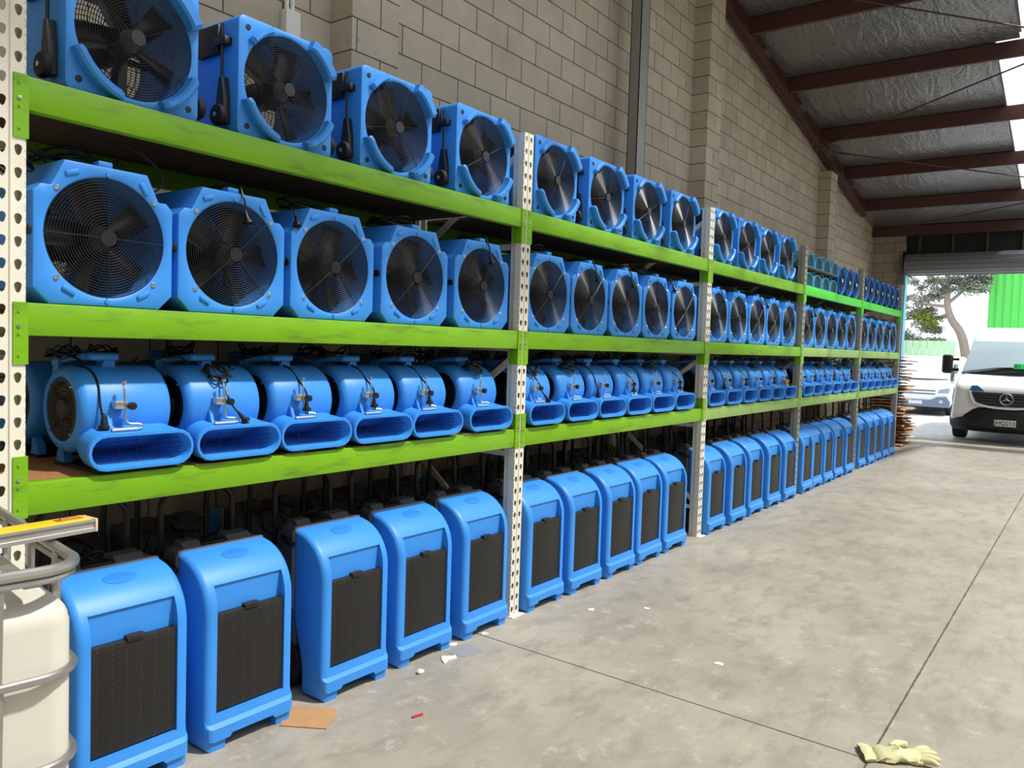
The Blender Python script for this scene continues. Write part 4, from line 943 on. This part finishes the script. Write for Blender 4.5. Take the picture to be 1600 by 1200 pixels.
        bm=NB(); box(bm,.36,.46,min(s*.2,s*.75),max(s*.2,s*.75),1.208,1.22); obj('bonnet_vent',bm,GREY,t)
    bm=NB(); prism(bm,[(.60,1.12),(.50,1.125),(.38,1.03),(.62,1.02)],'X',-.005,.07); obj('bonnet_decal',bm,mat('blue_decal',(24,110,190),.4),t)
    bm=NB(); rbox(bm,1.62,1.72,-.25,-.20,2.24,2.34,.015); obj('roof_marker',bm,GREY,t)
    bm=NB(); box(bm,.3,5.5,-.8,.8,.26,.42); obj('underbody',bm,BLACK,t)
sprinter()
def hiace():
    t=thing('passenger_van','white flat-nosed van with grey bumper parked further out in the yard','van',(24.6,1.50,-.012),0); t.scale=(1,1,.9)
    bm=NB(); st=[(.0,.80,.36,.98,.02),(.08,.86,.32,1.06,.03),(.30,.88,.30,1.22,.07),(.62,.88,.30,1.58,.12),(.85,.88,.30,1.80,.15),(1.2,.88,.30,1.90,.15),(4.4,.88,.30,1.92,.15),(4.7,.85,.36,1.8,.15)]
    loft(bm,[section(x,hw,z0,z1,tu,.12) for x,hw,z0,z1,tu in st],cap0=True,cap1=True); obj('body',bm,WHITE,t,sharp=50)
    bm=NB(); g=[]
    for i in range(5):
        s=i/4; hw=.80-.06*s; g.append([(.22+.58*s-.05*(1-(j/3-1)**2),hw*(j/3-1),1.18+.60*s) for j in range(7)])
    gv=[[bm.verts.new(p) for p in rw] for rw in g]
    for a in range(4):
        for b in range(6): bm.faces.new((gv[a][b],gv[a][b+1],gv[a+1][b+1],gv[a+1][b]))
    bmesh.ops.solidify(bm,geom=bm.faces[:],thickness=.012); obj('windscreen',bm,GLASSD,t)
    bm=NB(); tube(bm,[(.17,-.8,1.17),(.16,0,1.16),(.17,.8,1.17)],.014,6); obj('wiper',bm,BLACK,t)
    bm=NB(); P=[(-.87,.28),(.87,.28),(.88,.44),(.80,.62),(.55,.60),(.40,.50),(-.40,.50),(-.55,.60),(-.80,.62),(-.88,.44)]; prism(bm,P,'X',-.04,.14); obj('bumper',bm,mat('grey_bumper_paint',(112,124,150),.4),t)
    for z in (.80,.70):
        bm=NB(); rbox(bm,-.02,.05,-.5,.5,z-.018,z+.012,.006); obj('grille_slot',bm,GREY,t)
    bm=NB(); box(bm,-.052,-.04,-.18,.18,.36,.47); obj('number_plate',bm,mat('plate_pale',(210,220,235),.5),t)
    for s in (-1,1):
        bm=NB(); prism(bm,[(s*.56,.72),(s*.84,.74),(s*.85,.90),(s*.60,.84)],'X',-.005,.18); obj('headlamp',bm,LENS,t)
        bm=NB(); lathe(bm,[(-.05,0),(-.05,.05),(-.03,.055)],(0,s*.66,.46),'X',16); obj('fog_lamp',bm,SILVER,t)
        wheel(t,.80,s*.79,.32,.2); wheel(t,3.6,s*.79,.32,.2)
        bm=NB(); prism(bm,[(.45,1.12),(1.35,1.10),(1.35,1.66),(.85,1.66)],'Y',s*.845-.02,s*.845+.02); obj('side_window',bm,GLASSK,t)
        bm=NB(); rbox(bm,.42,.52,s*.98-.08,s*.98+.08,1.12,1.36,.03); obj('side_mirror',bm,WHITE,t)
    bm=NB(); box(bm,.3,4.5,-.7,.7,.2,.34); obj('underbody',bm,BLACK,t)
hiace()
# ------------------------------------------------------------------ green building, tree, fence
gb=thing('green_building','bright green corrugated warehouse wall across the yard, upper right of the doorway','building',(32,0,0))
bm=NB(); P=[]
for k in range(0,230):
    y=.55-k*.06; P.append((0 if (k//2)%2 else -.045,y))
loft(bm,[[(x,y,z) for x,y in P] for z in (2.6,6.2)],closed=False); obj('cladding',bm,CORR,gb)
bm=NB(); box(bm,.02,6,-14,.55,0,6.2); obj('wall',bm,WHITEP,gb)
bm=NB(); box(bm,-.06,.02,-14,.58,2.52,2.6); obj('flashing',bm,WHITEP,gb)
fe=thing('yard_fence','pale green slatted yard fence behind the parked vans','fence',(29.6,3.2,-.11))
for k in range(28):
    bm=NB(); box(bm,-.01,.01,-1.9+k*.22-.103,-1.9+k*.22+.103,.1,2.35); obj('slat',bm,FENCEM,fe)
for z in (.3,2.2):
    bm=NB(); box(bm,.01,.05,-2,4.3,z,z+.06); obj('rail',bm,FENCEM,fe)
bm=NB(); box(bm,0,.2,-3,8,0,1.0); tag(obj('yard_wall',bm,WHITEP,loc=(31.5,1.2,0)),'low white wall behind the pale fence in the yard','wall')
tr=thing('tree','spreading tree with pale bent trunk across the yard','tree',(31.0,1.0,-.02)); tr.scale=(.9,.9,.9)
def px(s): return s
bm=NB()
tr_p=[(0,0,0),(0,.0,1.2),(0,.10,2.2),(0,.30,2.9),(0,.62,3.4),(0,.80,4.0),(0,.82,4.8),(0,.9,5.6)]
tube(bm,smooth_path(tr_p,4),[.20-.0042*k for k in range(29)],8)
obj('trunk',bm,BARK,tr)
BR=[((0,.80,4.0),(.2,.2,4.6),(.1,-.4,5.0)),((0,.78,3.9),(-.2,1.6,4.0),(0,2.4,4.3)),((0,.82,4.6),(.2,1.6,5.2),(0,2.6,5.6)),((0,.7,3.6),(.3,1.4,3.4),(0,2.2,3.4),(0,3.0,3.0)),((0,.9,5.4),(0,.2,6.0),(0,-.4,6.2))]
for p in BR:
    bm=NB(); P=smooth_path(p,5); tube(bm,P,[.08-.06*k/(len(P)-1) for k in range(len(P))],6); obj('branch',bm,BARK,tr)
def foliage(cs,n,seed,size):
    q=random.Random(seed); bm=NB()
    for k in range(n):
        c=q.choice(cs); v=Vector((q.gauss(0,1),q.gauss(0,1),q.gauss(0,1))).normalized()*q.random()**.5
        p=Vector(c[:3])+Vector((v.x*c[3],v.y*c[3],v.z*c[4])); s=size*q.uniform(.6,1.4)
        Rm=Matrix.Rotation(q.random()*6.3,3,Vector((q.random()-.5,q.random()-.5,q.random()-.5)).normalized())
        vs=[bm.verts.new(p+Rm@Vector(a)) for a in ((-s,0,0),(0,-s*.45,0.01),(s,0,0),(0,s*.45,.01))]; bm.faces.new(vs)
    return bm
cl_=[]; q=random.Random(9)
for k in range(84):
    y=q.uniform(-.55,2.7); z=q.uniform(4.2,6.1) if y<1.0 else q.uniform(2.3,6.1)
    if y<.9 and z<4.5: z+=.5
    cl_.append((q.uniform(-.5,.5),y,z,q.uniform(.25,.5),q.uniform(.12,.26)))
obj('leaves',foliage(cl_,13500,3,.055),LEAF,tr,sharp=180)
obj('leaves',foliage([(-.3,1.6,3.5,.4,.3),(-.3,2.3,2.3,.35,.3),(-.3,2.5,4.2,.4,.25),(-.3,1.3,3.2,.3,.25)],2200,4,.05),LEAFY,tr,sharp=180)

# nothing may stay named with a raw prototype label
for o in C.objects:
    if o.get('label')=='x': o['label']='spare '+o.name
